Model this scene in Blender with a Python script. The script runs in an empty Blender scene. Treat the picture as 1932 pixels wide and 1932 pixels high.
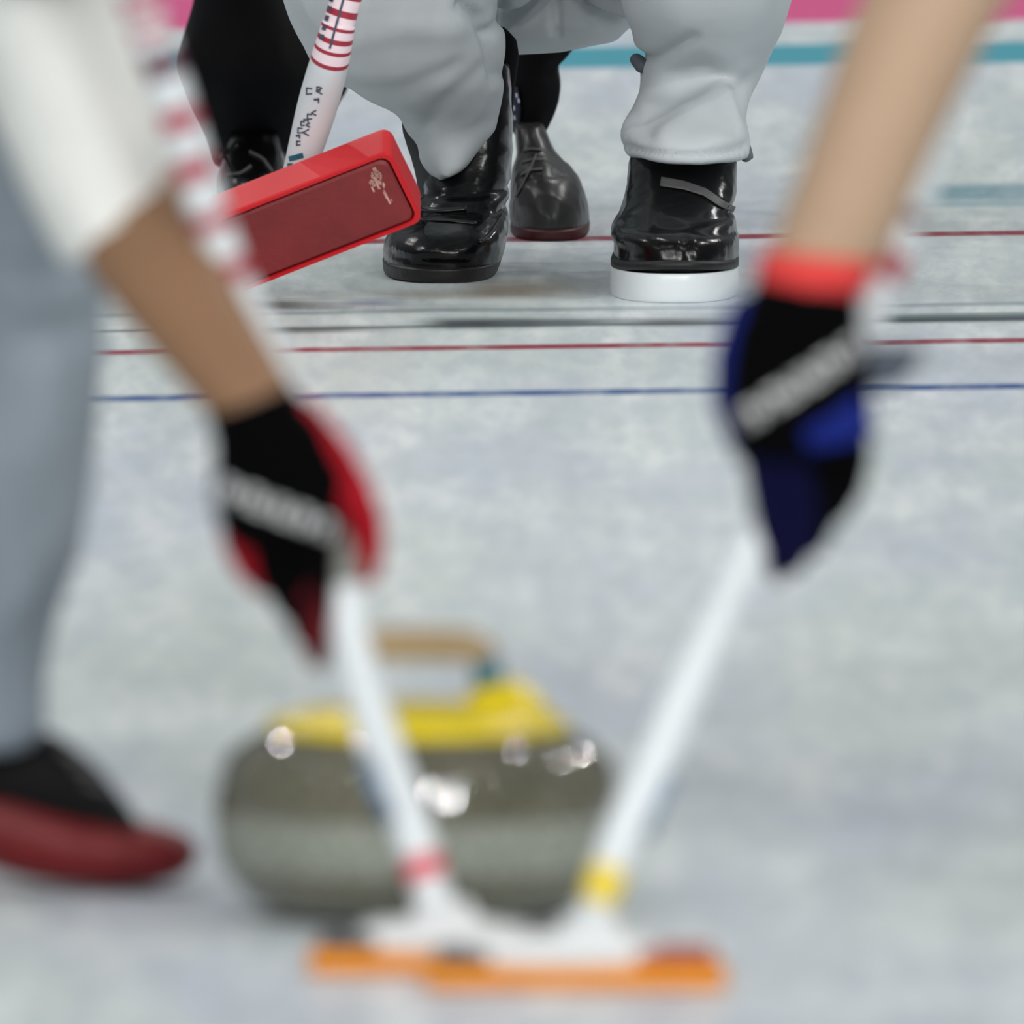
import bpy, bmesh, math, random
from mathutils import Vector, Matrix, noise, kdtree
from mathutils.bvhtree import BVHTree

random.seed(7)
SC = bpy.context.scene
COL = SC.collection
PI = math.pi

# ------------------------------------------------------------------ camera (a long lens from the stand, 2.45 m above the ice)
CAM = Vector((0.0, 0.0, 2.45))
PITCH = 0.0766
FPX = 74000.0
FWD = Vector((0, math.cos(PITCH), -math.sin(PITCH)))
UP = Vector((0, math.sin(PITCH), math.cos(PITCH)))

def ray(px, py):
    return FWD * FPX + Vector((1, 0, 0)) * (px - 966.0) - UP * (py - 966.0)

def W(px, py, Y):
    d = ray(px, py)
    return CAM + d * (Y / d.y)

def G(px, py, z=0.0):
    d = ray(px, py)
    return CAM + d * ((z - CAM.z) / d.z)

# ------------------------------------------------------------------ materials
def lin(r, g, b):
    def f(c):
        c /= 255.0
        return c / 12.92 if c <= 0.04045 else ((c + 0.055) / 1.055) ** 2.4
    return (f(r), f(g), f(b), 1.0)

def mat(name, rgb, rough=0.6, spec=0.5, bump=0.0, bscale=60.0, var=0.0, vscale=8.0, metal=0.0, sss=0.0, coat=0.0):
    m = bpy.data.materials.new(name)
    m.use_nodes = True
    nt = m.node_tree
    b = nt.nodes['Principled BSDF']
    c = rgb if len(rgb) == 4 else lin(*rgb)
    b.inputs['Base Color'].default_value = c
    b.inputs['Roughness'].default_value = rough
    b.inputs['Specular IOR Level'].default_value = spec
    b.inputs['Metallic'].default_value = metal
    if coat:
        b.inputs['Coat Weight'].default_value = coat
        b.inputs['Coat Roughness'].default_value = 0.08
    tc = nt.nodes.new('ShaderNodeTexCoord')
    if var:
        n = nt.nodes.new('ShaderNodeTexNoise')
        n.inputs['Scale'].default_value = vscale
        n.inputs['Detail'].default_value = 5
        nt.links.new(tc.outputs['Object'], n.inputs['Vector'])
        r = nt.nodes.new('ShaderNodeValToRGB')
        r.color_ramp.elements[0].position = 0.3
        r.color_ramp.elements[1].position = 0.7
        r.color_ramp.elements[0].color = tuple(max(0, x * (1 - var)) for x in c[:3]) + (1,)
        r.color_ramp.elements[1].color = tuple(min(1, x * (1 + var)) for x in c[:3]) + (1,)
        nt.links.new(n.outputs['Fac'], r.inputs['Fac'])
        nt.links.new(r.outputs['Color'], b.inputs['Base Color'])
    if bump:
        n2 = nt.nodes.new('ShaderNodeTexNoise')
        n2.inputs['Scale'].default_value = bscale
        n2.inputs['Detail'].default_value = 4
        nt.links.new(tc.outputs['Object'], n2.inputs['Vector'])
        bp = nt.nodes.new('ShaderNodeBump')
        bp.inputs['Strength'].default_value = bump
        bp.inputs['Distance'].default_value = 0.004
        nt.links.new(n2.outputs['Fac'], bp.inputs['Height'])
        nt.links.new(bp.outputs['Normal'], b.inputs['Normal'])
    return m

M = {}
M['white_jacket'] = mat('white_jacket_cloth', (214, 215, 211), 0.85, 0.2, 0.25, 40, 0.05, 6)
M['grey_trousers_near'] = mat('blue_grey_trouser_cloth', (138, 148, 158), 0.85, 0.2, 0.3, 30, 0.08, 5)
M['grey_trousers'] = mat('light_grey_trouser_cloth', (190, 196, 199), 0.7, 0.3, 0.15, 35, 0.04, 6)
M['black_cloth'] = mat('black_trouser_cloth', (10, 10, 12), 0.85, 0.12, 0.3, 35, 0.2, 8)
M['navy_cloth'] = mat('navy_jacket_cloth', (28, 34, 60), 0.8, 0.25)
M['skin_tan_shaded'] = mat('tan_shaded_skin', (128, 97, 72), 0.55, 0.3, 0.1, 120, 0.05, 14)  # colour darkened for the shade on the left sweeper's arm
M['skin_pale'] = mat('pale_skin', (170, 143, 119), 0.55, 0.3, 0.1, 120, 0.05, 14)
M['hair'] = mat('dark_hair', (28, 22, 18), 0.6, 0.4, 0.6, 90)
M['glove_black'] = mat('black_glove_fabric', (3, 3, 4), 0.9, 0.05, 0.4, 160)
M['glove_red'] = mat('red_glove_fabric', (160, 8, 26), 0.7, 0.2, 0.3, 160)
M['glove_darkred'] = mat('dark_red_glove_fabric', (84, 5, 14), 0.7, 0.2, 0.3, 160)
M['glove_blue'] = mat('blue_glove_fabric', (8, 28, 112), 0.7, 0.2, 0.3, 160)
M['glove_navy'] = mat('navy_glove_fabric', (5, 7, 44), 0.8, 0.1, 0.3, 160)
M['glove_tab'] = mat('grey_glove_tab', (78, 84, 94), 0.8, 0.2)
M['wrist_red'] = mat('red_wristband_knit', (205, 62, 60), 0.85, 0.2, 0.4, 200)
M['logo_print'] = mat('pale_grey_print', (196, 196, 196), 0.7, 0.2)
M['leather'] = mat('black_shoe_leather', (7, 7, 8), 0.2, 0.32, 0.25, 45)
M['leather_far'] = mat('dark_grey_shoe_leather', (40, 39, 39), 0.34, 0.4, 0.15, 45)
M['matte_upper'] = mat('matte_black_shoe_upper', (6, 6, 7), 0.6, 0.12, 0.2, 60)
M['sole_black'] = mat('black_rubber_sole', (20, 19, 18), 0.5, 0.4, 0.3, 80)
M['sole_white'] = mat('white_slider_sole', (222, 228, 230), 0.3, 0.5)
M['sole_darkred'] = mat('dark_red_rubber_sole', (58, 8, 14), 0.5, 0.4)
M['strap_grey'] = mat('grey_strap_webbing', (82, 82, 82), 0.6, 0.4, 0.3, 200)
M['lace'] = mat('dark_lace', (66, 66, 68), 0.6, 0.4)
M['red_rubber'] = mat('red_rubber_gripper', (104, 6, 12), 0.5, 0.4, 0.15, 60, 0.06, 20)
M['shaft_white'] = mat('white_shaft_paint', (208, 214, 217), 0.3, 0.5)
M['shaft_red'] = mat('red_shaft_stripe', (160, 40, 60), 0.35, 0.5)
M['shaft_pink'] = mat('pale_pink_shaft_stripe', (238, 218, 224), 0.35, 0.5)
M['shaft_crimson'] = mat('crimson_shaft_band', (200, 40, 62), 0.35, 0.5)
M['shaft_dark'] = mat('dark_plum_shaft_stripe', (84, 42, 60), 0.35, 0.5)
M['shaft_grey'] = mat('grey_shaft_section', (132, 134, 128), 0.6, 0.3)  # plain grey stretch of the left shaft beside the glove
M['shaft_blue'] = mat('slate_blue_shaft_print', (92, 116, 140), 0.45, 0.4)
M['shaft_yellow'] = mat('yellow_shaft_band', (220, 196, 62), 0.4, 0.4)
M['shaft_teal'] = mat('teal_shaft_print', (30, 92, 110), 0.4, 0.4)
M['print_dark'] = mat('dark_shaft_print', (74, 74, 92), 0.5, 0.4)
M['white_plastic'] = mat('white_head_plastic', (208, 211, 212), 0.35, 0.5)
M['carrier'] = mat('charcoal_carrier_plastic', (66, 64, 68), 0.5, 0.4)
M['carrier_red'] = mat('brick_red_carrier_plastic', (150, 70, 52), 0.5, 0.4)
M['orange_pad'] = mat('orange_pad_fabric', (220, 138, 40), 0.8, 0.2, 0.3, 150, 0.06, 30)
M['red_plastic'] = mat('red_head_plastic', (200, 30, 38), 0.5, 0.3, 0.05, 40)
M['red_pad'] = mat('dull_red_pad_fabric', (122, 40, 42), 0.55, 0.4, 0.2, 120, 0.22, 14)
M['pad_wear'] = mat('frosty_pad_wear', (196, 150, 138), 0.8, 0.2, 0.5, 90, 0.25, 60)
M['stone_cap'] = mat('yellow_cap_plastic', (238, 214, 14), 0.25, 0.5)
M['grip_tan'] = mat('tan_handle_grip', (174, 152, 120), 0.45, 0.4)
M['collar_teal'] = mat('teal_handle_collar', (66, 122, 146), 0.4, 0.4)
M['strap_navy'] = mat('navy_strap', (18, 20, 46), 0.5, 0.4)
M['fleck'] = mat('white_flecks', (200, 204, 214), 0.5, 0.4)

def granite(name, dark, light, rough):
    m = bpy.data.materials.new(name)
    m.use_nodes = True
    nt = m.node_tree
    b = nt.nodes['Principled BSDF']
    tc = nt.nodes.new('ShaderNodeTexCoord')
    v = nt.nodes.new('ShaderNodeTexNoise')
    v.inputs['Scale'].default_value = 160
    v.inputs['Detail'].default_value = 6
    nt.links.new(tc.outputs['Object'], v.inputs['Vector'])
    r = nt.nodes.new('ShaderNodeValToRGB')
    r.color_ramp.elements[0].position = 0.35
    r.color_ramp.elements[1].position = 0.68
    r.color_ramp.elements[0].color = lin(*dark)
    r.color_ramp.elements[1].color = lin(*light)
    nt.links.new(v.outputs['Fac'], r.inputs['Fac'])
    nt.links.new(r.outputs['Color'], b.inputs['Base Color'])
    b.inputs['Roughness'].default_value = rough
    b.inputs['Specular IOR Level'].default_value = 0.85
    return m
M['granite'] = granite('polished_green_grey_granite', (76, 74, 60), (122, 120, 104), 0.025)
M['granite_band'] = granite('pale_ground_granite_band', (108, 112, 100), (158, 162, 150), 0.6)

# ------------------------------------------------------------------ mesh tools
class MB:
    """collects closed shells; each shell has a material slot number"""
    def __init__(self):
        self.v, self.f, self.m = [], [], []

    def shell(self, vs, fs, slot=0):
        o = len(self.v)
        self.v += [Vector(p) for p in vs]
        self.f += [tuple(o + i for i in q) for q in fs]
        self.m += [slot] * len(fs)

    def rings(self, rs, slot=0, caps=True, slots=None):
        n = len(rs[0])
        vs = [p for r in rs for p in r]
        fs, ms = [], []
        for k in range(len(rs) - 1):
            for i in range(n):
                j = (i + 1) % n
                fs.append((k * n + i, k * n + j, (k + 1) * n + j, (k + 1) * n + i))
                ms.append(slots[k] if slots else slot)
        if caps:
            for k, rev in ((0, True), (len(rs) - 1, False)):
                c = sum(rs[k], Vector()) / n
                vs.append(c)
                ci = len(vs) - 1
                for i in range(n):
                    j = (i + 1) % n
                    fs.append((ci, k * n + j, k * n + i) if rev else (ci, k * n + i, k * n + j))
                    ms.append((slots[0] if rev else slots[-1]) if slots else slot)
        o = len(self.v)
        self.v += vs
        self.f += [tuple(o + i for i in q) for q in fs]
        self.m += ms

    def tube(self, pts, rad, n=16, slot=0, round_ends=True, slots=None):
        pts = [Vector(p) for p in pts]
        if not isinstance(rad, (list, tuple)):
            rad = [rad] * len(pts)
        rad = list(rad)
        slots = list(slots) if slots else None
        if round_ends:
            a = (pts[0] - pts[1]).normalized()
            b = (pts[-1] - pts[-2]).normalized()
            r0, r1 = rad[0], rad[-1]
            pre = [(pts[0] + a * r0 * math.sin(t), r0 * math.cos(t)) for t in (1.45, 1.0, 0.5)]
            post = [(pts[-1] + b * r1 * math.sin(t), r1 * math.cos(t)) for t in (0.5, 1.0, 1.45)]
            pts = [p for p, _ in pre] + pts + [p for p, _ in post]
            rad = [r for _, r in pre] + rad + [r for _, r in post]
            if slots:
                slots = [slots[0]] * 3 + slots + [slots[-1]] * 3
        rs = []
        t0 = (pts[1] - pts[0]).normalized()
        u = t0.orthogonal().normalized()
        for k, p in enumerate(pts):
            t = (pts[min(k + 1, len(pts) - 1)] - pts[max(k - 1, 0)]).normalized()
            u = (u - t * u.dot(t)).normalized()
            w = t.cross(u)
            rs.append([p + (u * math.cos(2 * PI * i / n) + w * math.sin(2 * PI * i / n)) * rad[k] for i in range(n)])
        self.rings(rs, slot, True, slots)

    def lathe(self, prof, n=64, slot=0, slots=None):
        rs = [[Vector((r * math.cos(2 * PI * i / n), r * math.sin(2 * PI * i / n), z)) for i in range(n)] for r, z in prof]
        self.rings(rs, slot, True, slots)

    def loft(self, ribs, n=28, slot=0, ex=2.0, sub=1):
        """ribs: (xl, yl, xr, yr, Y, depth) - outline points of the limb and its half thickness front to back"""
        rr = []
        for k in range(len(ribs) - 1):
            for s in range(sub):
                t = s / sub
                a0 = ribs[max(k - 1, 0)]; a = ribs[k]; b = ribs[k + 1]; b1 = ribs[min(k + 2, len(ribs) - 1)]
                rr.append([0.5 * (2 * a[i] + (b[i] - a0[i]) * t + (2 * a0[i] - 5 * a[i] + 4 * b[i] - b1[i]) * t * t + (3 * a[i] - a0[i] - 3 * b[i] + b1[i]) * t ** 3) for i in range(6)])
        rr.append(list(ribs[-1]))
        rs = []
        for xl, yl, xr, yr, Y, d in rr:
            L, R = W(xl, yl, Y), W(xr, yr, Y)
            c, h = (L + R) / 2, (R - L) / 2
            ring = []
            for i in range(n):
                a = 2 * PI * i / n
                ca, sa = math.cos(a), math.sin(a)
                ca = math.copysign(abs(ca) ** (2 / ex), ca)
                sa = math.copysign(abs(sa) ** (2 / ex), sa)
                ring.append(c + h * ca + Vector((0, d, 0)) * sa)
            rs.append(ring)
        self.rings(rs, slot)

    def box(self, lo, hi, slot=0, mtx=None):
        vs = [Vector((x, y, z)) for x in (lo[0], hi[0]) for y in (lo[1], hi[1]) for z in (lo[2], hi[2])]
        if mtx:
            vs = [mtx @ p for p in vs]
        self.shell(vs, [(0, 1, 3, 2), (4, 6, 7, 5), (0, 4, 5, 1), (2, 3, 7, 6), (0, 2, 6, 4), (1, 5, 7, 3)], slot)

    def mesh(self, name):
        me = bpy.data.meshes.new(name)
        me.from_pydata([tuple(p) for p in self.v], [], self.f)
        me.polygons.foreach_set('material_index', self.m)
        bm = bmesh.new()
        bm.from_mesh(me)
        bmesh.ops.recalc_face_normals(bm, faces=bm.faces)
        bm.to_mesh(me)
        bm.free()
        return me

    def build(self, name, mats, parent=None, smooth=True, bevel=0.0, origin=None, sub=0):
        me = self.mesh(name)
        return link(name, me, mats, parent, smooth, bevel, origin, sub)

    def fuse(self, name, mats, parent=None, voxel=0.006, it=6, origin=None, warp=None):
        """one continuous skin over all the shells"""
        src = self.mesh('tmp')
        ob = bpy.data.objects.new('tmp', src)
        COL.objects.link(ob)
        r = ob.modifiers.new('r', 'REMESH')
        r.mode = 'VOXEL'
        r.voxel_size = voxel
        s = ob.modifiers.new('s', 'SMOOTH')
        s.factor = 0.5
        s.iterations = it
        dg = bpy.context.evaluated_depsgraph_get()
        me = bpy.data.meshes.new_from_object(ob.evaluated_get(dg), depsgraph=dg)
        me.name = name
        bpy.data.objects.remove(ob)
        if warp:
            me.update()
            nrm = [v.normal.copy() for v in me.vertices]
            for v, nv in zip(me.vertices, nrm):
                v.co += nv * warp(v.co, nv)
            me.update()
        if len(mats) > 1:
            bt = BVHTree.FromPolygons(self.v, self.f)
            for p in me.polygons:
                hit = bt.find_nearest(p.center)
                p.material_index = self.m[hit[2]]
        else:
            for p in me.polygons:
                p.material_index = 0
        bpy.data.meshes.remove(src)
        return link(name, me, mats, parent, True, 0.0, origin)

def link(name, me, mats, parent=None, smooth=True, bevel=0.0, origin=None, sub=0):
    for m in mats:
        me.materials.append(m)
    me.polygons.foreach_set('use_smooth', [smooth] * len(me.polygons))
    ob = bpy.data.objects.new(name, me)
    COL.objects.link(ob)
    org = Vector(origin) if origin is not None else None
    if org is not None:
        me.transform(Matrix.Translation(-org))
        ob.location = org
    if parent is not None:
        ob.parent = parent
        top = Vector()
        q = parent
        while q is not None:
            top += q.location
            q = q.parent
        if org is None:
            me.transform(Matrix.Translation(-top))
        else:
            ob.location = org - top
    if bevel:
        b = ob.modifiers.new('b', 'BEVEL')
        b.width = bevel
        b.segments = 3
        b.limit_method = 'ANGLE'
    if sub:
        s = ob.modifiers.new('s', 'SUBSURF')
        s.levels = s.render_levels = sub
    return ob

def root(name, loc, label, cat, group=None):
    o = bpy.data.objects.new(name, None)
    COL.objects.link(o)
    o.location = loc
    o.empty_display_size = 0.1
    tag(o, label, cat, group)
    return o

def tag(o, label, cat, group=None):
    o['label'] = label
    o['category'] = cat
    if group:
        o['group'] = group
    return o

def world_tree(ob):
    """search tree of one object's surface in world space"""
    off = Vector()
    q = ob
    while q is not None:
        off += q.location
        q = q.parent
    vs = [v.co + off for v in ob.data.vertices]
    return BVHTree.FromPolygons(vs, [tuple(p.vertices) for p in ob.data.polygons])

def bt_mid(bt):
    return bt.find_nearest(Vector((0, 31, 0.2)))[0]

def strip(mb, ob, line, hw, thick=0.003, nu=16, nv=4, slot=0, lift=0.001):
    """a strap or print wrapped over the front of OB along a line"""
    bt = ob if isinstance(ob, BVHTree) else world_tree(ob)
    pts = [Vector(p) for p in line]
    seg = [(pts[i + 1] - pts[i]).length for i in range(len(pts) - 1)]
    tot = sum(seg)
    def at(t):
        s = t * tot
        for i, l in enumerate(seg):
            if s <= l or i == len(seg) - 1:
                return pts[i].lerp(pts[i + 1], s / l), (pts[i + 1] - pts[i]).normalized()
            s -= l
    last = None
    top, bot = [], []
    for i in range(nu + 1):
        p, t = at(i / nu)
        nn = Vector((-t.y, t.x))
        h = hw if not isinstance(hw, (list, tuple)) else hw[0] + (hw[1] - hw[0]) * i / nu
        for j in range(nv + 1):
            q = p + nn * h * (2 * j / nv - 1)
            d = ray(q.x, q.y).normalized()
            hit = bt.ray_cast(CAM + d * 20, d)
            if hit[0] is not None:
                dist = (hit[0] - CAM).dot(d)
                last = dist
            else:
                dist = last if last else None
            if dist is None:
                near = bt.find_nearest(CAM + d * (bt_mid(bt) - CAM).dot(d))
                dist = (near[0] - CAM).dot(d)
            top.append(CAM + d * (dist - thick - lift))
            bot.append(CAM + d * (dist + 0.004 - lift))
    n = (nu + 1) * (nv + 1)
    vs = top + bot
    fs = []
    for i in range(nu):
        for j in range(nv):
            a = i * (nv + 1) + j
            q = (a, a + 1, a + nv + 2, a + nv + 1)
            fs.append(q)
            fs.append(tuple(n + k for k in reversed(q)))
    edge = [j for j in range(nv + 1)] + [i * (nv + 1) + nv for i in range(1, nu + 1)] + [nu * (nv + 1) + j for j in range(nv - 1, -1, -1)] + [i * (nv + 1) for i in range(nu - 1, 0, -1)]
    for k in range(len(edge)):
        a, b = edge[k], edge[(k + 1) % len(edge)]
        fs.append((a, b, n + b, n + a))
    mb.shell(vs, fs, slot)

def folds(amp, scale, stretch=(1, 1, 1), seed=0.0, creases=()):
    """cloth: soft random folds and a few drawn creases ((pixel polyline, depth Y), width, depth)"""
    cr = []
    for line, Y, w, d in creases:
        cr.append(([W(x, y, Y) for x, y in line], w, d))
    def f(co, nv):
        p = Vector((co.x * stretch[0], co.y * stretch[1], co.z * stretch[2])) * scale + Vector((seed, seed * 2, 0))
        a = (1 - abs(noise.noise(p)) * 2.2) * amp + noise.noise(p * 2.3) * amp * 0.4
        if nv.y < 0.3:
            for pts, w, d in cr:
                best = 9
                for i in range(len(pts) - 1):
                    A, B = pts[i], pts[i + 1]
                    ax, az = B.x - A.x, B.z - A.z
                    t = ((co.x - A.x) * ax + (co.z - A.z) * az) / max(ax * ax + az * az, 1e-9)
                    t = min(1, max(0, t))
                    best = min(best, math.hypot(co.x - A.x - ax * t, co.z - A.z - az * t))
                a -= d * math.exp(-(best / w) ** 2)
        return a
    return f

# ------------------------------------------------------------------ ice
kA, kB = G(200, 752), G(1932, 728)
K = (kB.y - kA.y) / (kB.x - kA.x)

def line_v(px, py):
    g = G(px, py)
    return g.y - K * g.x

def ice_material():
    m = bpy.data.materials.new('pebbled_white_ice')
    m.use_nodes = True
    nt = m.node_tree
    N, L = nt.nodes, nt.links
    b = N['Principled BSDF']
    tc = N.new('ShaderNodeTexCoord')
    sep = N.new('ShaderNodeSeparateXYZ')
    L.new(tc.outputs['Object'], sep.inputs[0])

    def math_(op, a, bb=None, clamp=False):
        n = N.new('ShaderNodeMath')
        n.operation = op
        n.use_clamp = clamp
        for i, x in enumerate((a, bb)):
            if x is None:
                continue
            if isinstance(x, (int, float)):
                n.inputs[i].default_value = x
            else:
                L.new(x, n.inputs[i])
        return n.outputs[0]

    def noise_(sx, sy, scale, detail=4, rough=0.55):
        mp = N.new('ShaderNodeMapping')
        mp.inputs['Scale'].default_value = (sx, sy, 1)
        L.new(tc.outputs['Object'], mp.inputs['Vector'])
        n = N.new('ShaderNodeTexNoise')
        n.inputs['Scale'].default_value = scale
        n.inputs['Detail'].default_value = detail
        n.inputs['Roughness'].default_value = rough
        L.new(mp.outputs[0], n.inputs['Vector'])
        return n.outputs['Fac']

    def mix(fac, a, c):
        n = N.new('ShaderNodeMix')
        n.data_type = 'RGBA'
        L.new(fac, n.inputs[0])
        if isinstance(a, tuple):
            n.inputs[6].default_value = a
        else:
            L.new(a, n.inputs[6])
        if isinstance(c, tuple):
            n.inputs[7].default_value = c
        else:
            L.new(c, n.inputs[7])
        return n.outputs[2]

    def ramp(fac, lo, hi):
        n = N.new('ShaderNodeMapRange')
        n.interpolation_type = 'SMOOTHSTEP'
        n.inputs[1].default_value = lo
        n.inputs[2].default_value = hi
        L.new(fac, n.inputs[0])
        return n.outputs[0]

    x, y = sep.outputs[0], sep.outputs[1]
    v = math_('SUBTRACT', y, math_('MULTIPLY', x, K))
    big = ramp(noise_(1.0, 0.18, 3.2, 3), 0.35, 0.65)
    col = mix(big, lin(206, 216, 213), lin(199, 207, 219))
    mid = ramp(noise_(1.0, 0.12, 16, 4), 0.4, 0.72)
    col = mix(math_('MULTIPLY', mid, 0.75), col, lin(236, 241, 240))
    fine = ramp(noise_(1.0, 0.11, 48, 4, 0.65), 0.38, 0.66)
    col = mix(math_('MULTIPLY', fine, 0.55), col, lin(182, 194, 200))

    def band(px, py, half_px, rgb, soft=0.35, opacity=1.0, wob=0.0, xr=None, extra=None):
        nonlocal col
        c = line_v(px, py)
        w = abs(line_v(px, py - half_px) - line_v(px, py + half_px)) / 2
        vv = v
        if wob:
            nz = noise_(1.0, 0.05, 5, 2)
            vv = math_('ADD', v, math_('MULTIPLY', math_('SUBTRACT', nz, 0.5), wob))
        d = math_('ABSOLUTE', math_('SUBTRACT', vv, c))
        k = N.new('ShaderNodeMapRange')
        k.interpolation_type = 'SMOOTHSTEP'
        k.inputs[1].default_value = w * (1 + soft)
        k.inputs[2].default_value = w * (1 - soft)
        L.new(d, k.inputs[0])
        f = k.outputs[0]
        if extra is not None:
            f = math_('MULTIPLY', f, extra)
        if xr:
            gx0, gx1 = G(xr[0], py).x, G(xr[1], py).x
            f = math_('MULTIPLY', f, ramp(x, gx0 - 0.03, gx0 + 0.02))
            f = math_('MULTIPLY', f, math_('SUBTRACT', 1.0, ramp(x, gx1 - 0.05, gx1 + 0.05)))
        f = math_('MULTIPLY', f, opacity)
        col = mix(f, col, lin(*rgb))

    worn = math_('ADD', math_('MULTIPLY', ramp(noise_(1.0, 0.2, 30, 3), 0.3, 0.6), 0.3), 0.7)
    band(960, 742, 5.2, (44, 84, 146), extra=worn)
    band(960, 655, 4.4, (150, 44, 64), extra=worn)
    band(960, 452, 4.4, (148, 46, 66), extra=worn)
    band(1200, 107, 20, (70, 158, 176), soft=0.15)
    band(1540, 8, 34, (214, 84, 140), soft=0.12)
    band(1850, 363, 15, (86, 138, 156), soft=0.7, opacity=0.8, xr=(1735, 2600), extra=worn)  # teal marks here and below: a reflection painted into the ice colour
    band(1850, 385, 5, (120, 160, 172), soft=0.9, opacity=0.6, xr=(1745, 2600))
    # dark, bluish and brownish streaks across the ice: thin, broken, uneven
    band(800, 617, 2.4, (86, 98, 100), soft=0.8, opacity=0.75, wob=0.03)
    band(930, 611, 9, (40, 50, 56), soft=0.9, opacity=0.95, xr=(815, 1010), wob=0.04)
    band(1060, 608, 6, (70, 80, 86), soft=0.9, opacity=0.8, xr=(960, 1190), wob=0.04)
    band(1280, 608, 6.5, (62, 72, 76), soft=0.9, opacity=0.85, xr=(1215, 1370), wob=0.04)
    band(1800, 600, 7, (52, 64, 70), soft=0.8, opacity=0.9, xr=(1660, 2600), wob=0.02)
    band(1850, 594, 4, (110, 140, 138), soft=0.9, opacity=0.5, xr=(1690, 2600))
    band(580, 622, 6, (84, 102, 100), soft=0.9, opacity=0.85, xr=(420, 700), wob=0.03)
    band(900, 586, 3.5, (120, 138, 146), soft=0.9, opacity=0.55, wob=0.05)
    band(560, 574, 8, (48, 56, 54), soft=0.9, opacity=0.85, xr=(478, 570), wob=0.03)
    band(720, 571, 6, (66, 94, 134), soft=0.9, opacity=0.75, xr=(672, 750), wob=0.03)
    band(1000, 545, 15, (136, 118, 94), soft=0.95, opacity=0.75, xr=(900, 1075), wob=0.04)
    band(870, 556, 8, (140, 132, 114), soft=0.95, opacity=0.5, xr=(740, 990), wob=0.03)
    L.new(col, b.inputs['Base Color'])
    b.inputs['Roughness'].default_value = 0.32
    b.inputs['Specular IOR Level'].default_value = 0.22
    b.inputs['IOR'].default_value = 1.31
    bp = N.new('ShaderNodeBump')
    bp.inputs['Strength'].default_value = 0.12
    bp.inputs['Distance'].default_value = 0.002
    L.new(noise_(1, 1, 120, 2), bp.inputs['Height'])
    L.new(bp.outputs['Normal'], b.inputs['Normal'])
    return m

ice = MB()
ice.box((-22, 8, -0.12), (22, 64, 0.0))
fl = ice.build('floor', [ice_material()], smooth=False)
fl['kind'] = 'structure'
fl['label'] = 'pebbled white ice of the curling sheets with thin red and blue lines'
fl['category'] = 'ice'

for nm, lo, hi in (('wall_back', (-22, 63.8, 0), (22, 64, 1.15)), ('wall_left', (-22, 8, 0), (-21.8, 63.8, 1.15)), ('wall_right', (21.8, 8, 0), (22, 63.8, 1.15))):
    mb = MB()
    mb.box(lo, hi)
    w_ = mb.build(nm, [mat(nm + '_boards', (205, 212, 218), 0.5, 0.4)], smooth=False)
    w_['kind'] = 'structure'

# ------------------------------------------------------------------ curling stone
sb = G(788, 1728)
stone = root('curling_stone', sb, 'grey granite curling stone with a yellow cap and tan handle, behind the two crossed brooms', 'curling stone')
mb = MB()
H = 0.137
prof = [(0.001, 0.010), (0.070, 0.008), (0.080, 0.001), (0.088, 0.0), (0.100, 0.003), (0.118, 0.011), (0.131, 0.021), (0.1400, 0.034), (0.1448, 0.050), (0.1462, 0.066), (0.1462, 0.082), (0.1452, 0.091), (0.1435, 0.099), (0.1418, 0.107), (0.1385, 0.114), (0.1335, 0.1205), (0.1255, 0.1265), (0.1145, 0.132), (0.103, H), (0.001, H)]
P2, SL = [], []
for i in range(len(prof) - 1):
    a, b = prof[i], prof[i + 1]
    for s in range(3):
        P2.append((a[0] + (b[0] - a[0]) * s / 3, a[1] + (b[1] - a[1]) * s / 3))
        zm = a[1] + (b[1] - a[1]) * (s + 0.5) / 3
        SL.append(1 if 0.040 < zm < 0.078 and a[0] > 0.12 else 0)
P2.append(prof[-1])
mb.v = []
mb.lathe(P2, 96, slots=SL)
for p in mb.v:
    p += sb
gb = mb.build('granite_body', [M['granite'], M['granite_band']], stone)
mb = MB()
mb.lathe([(0.001, H - 0.002), (0.109, H - 0.002), (0.110, H + 0.002), (0.107, H + 0.005), (0.085, H + 0.011), (0.05, H + 0.016), (0.02, H + 0.0175), (0.001, H + 0.0175)], 72)
# swan neck rising from the cap
nk = [(0.062, H + 0.004, 0.036), (0.060, H + 0.014, 0.029), (0.056, H + 0.022, 0.023), (0.054, H + 0.030, 0.019)]
mb.tube([Vector((a, 0, z)) for a, z, r in nk], [r for a, z, r in nk], 24, round_ends=False)
for p in mb.v:
    p += sb
mb.build('handle_cap', [M['stone_cap']], stone)
mb = MB()
mb.tube([sb + Vector((0.0515, 0, H + 0.028)), sb + Vector((0.0490, 0, H + 0.049))], [0.0125, 0.0115], 20, round_ends=False)
mb.build('collar', [M['collar_teal']], stone)['label'] = 'teal handle collar'
mb = MB()
gp = [(0.0495, H + 0.046, 0.0112), (0.0465, H + 0.053, 0.0120), (0.038, H + 0.0585, 0.0125), (0.018, H + 0.0595, 0.0125), (-0.02, H + 0.0595, 0.0125), (-0.042, H + 0.059, 0.012), (-0.050, H + 0.058, 0.011)]
mb.tube([sb + Vector((a, 0, z)) for a, z, r in gp], [r for a, z, r in gp], 20)
mb.build('grip', [M['grip_tan']], stone, sub=1)['label'] = 'tan handle grip'

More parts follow.
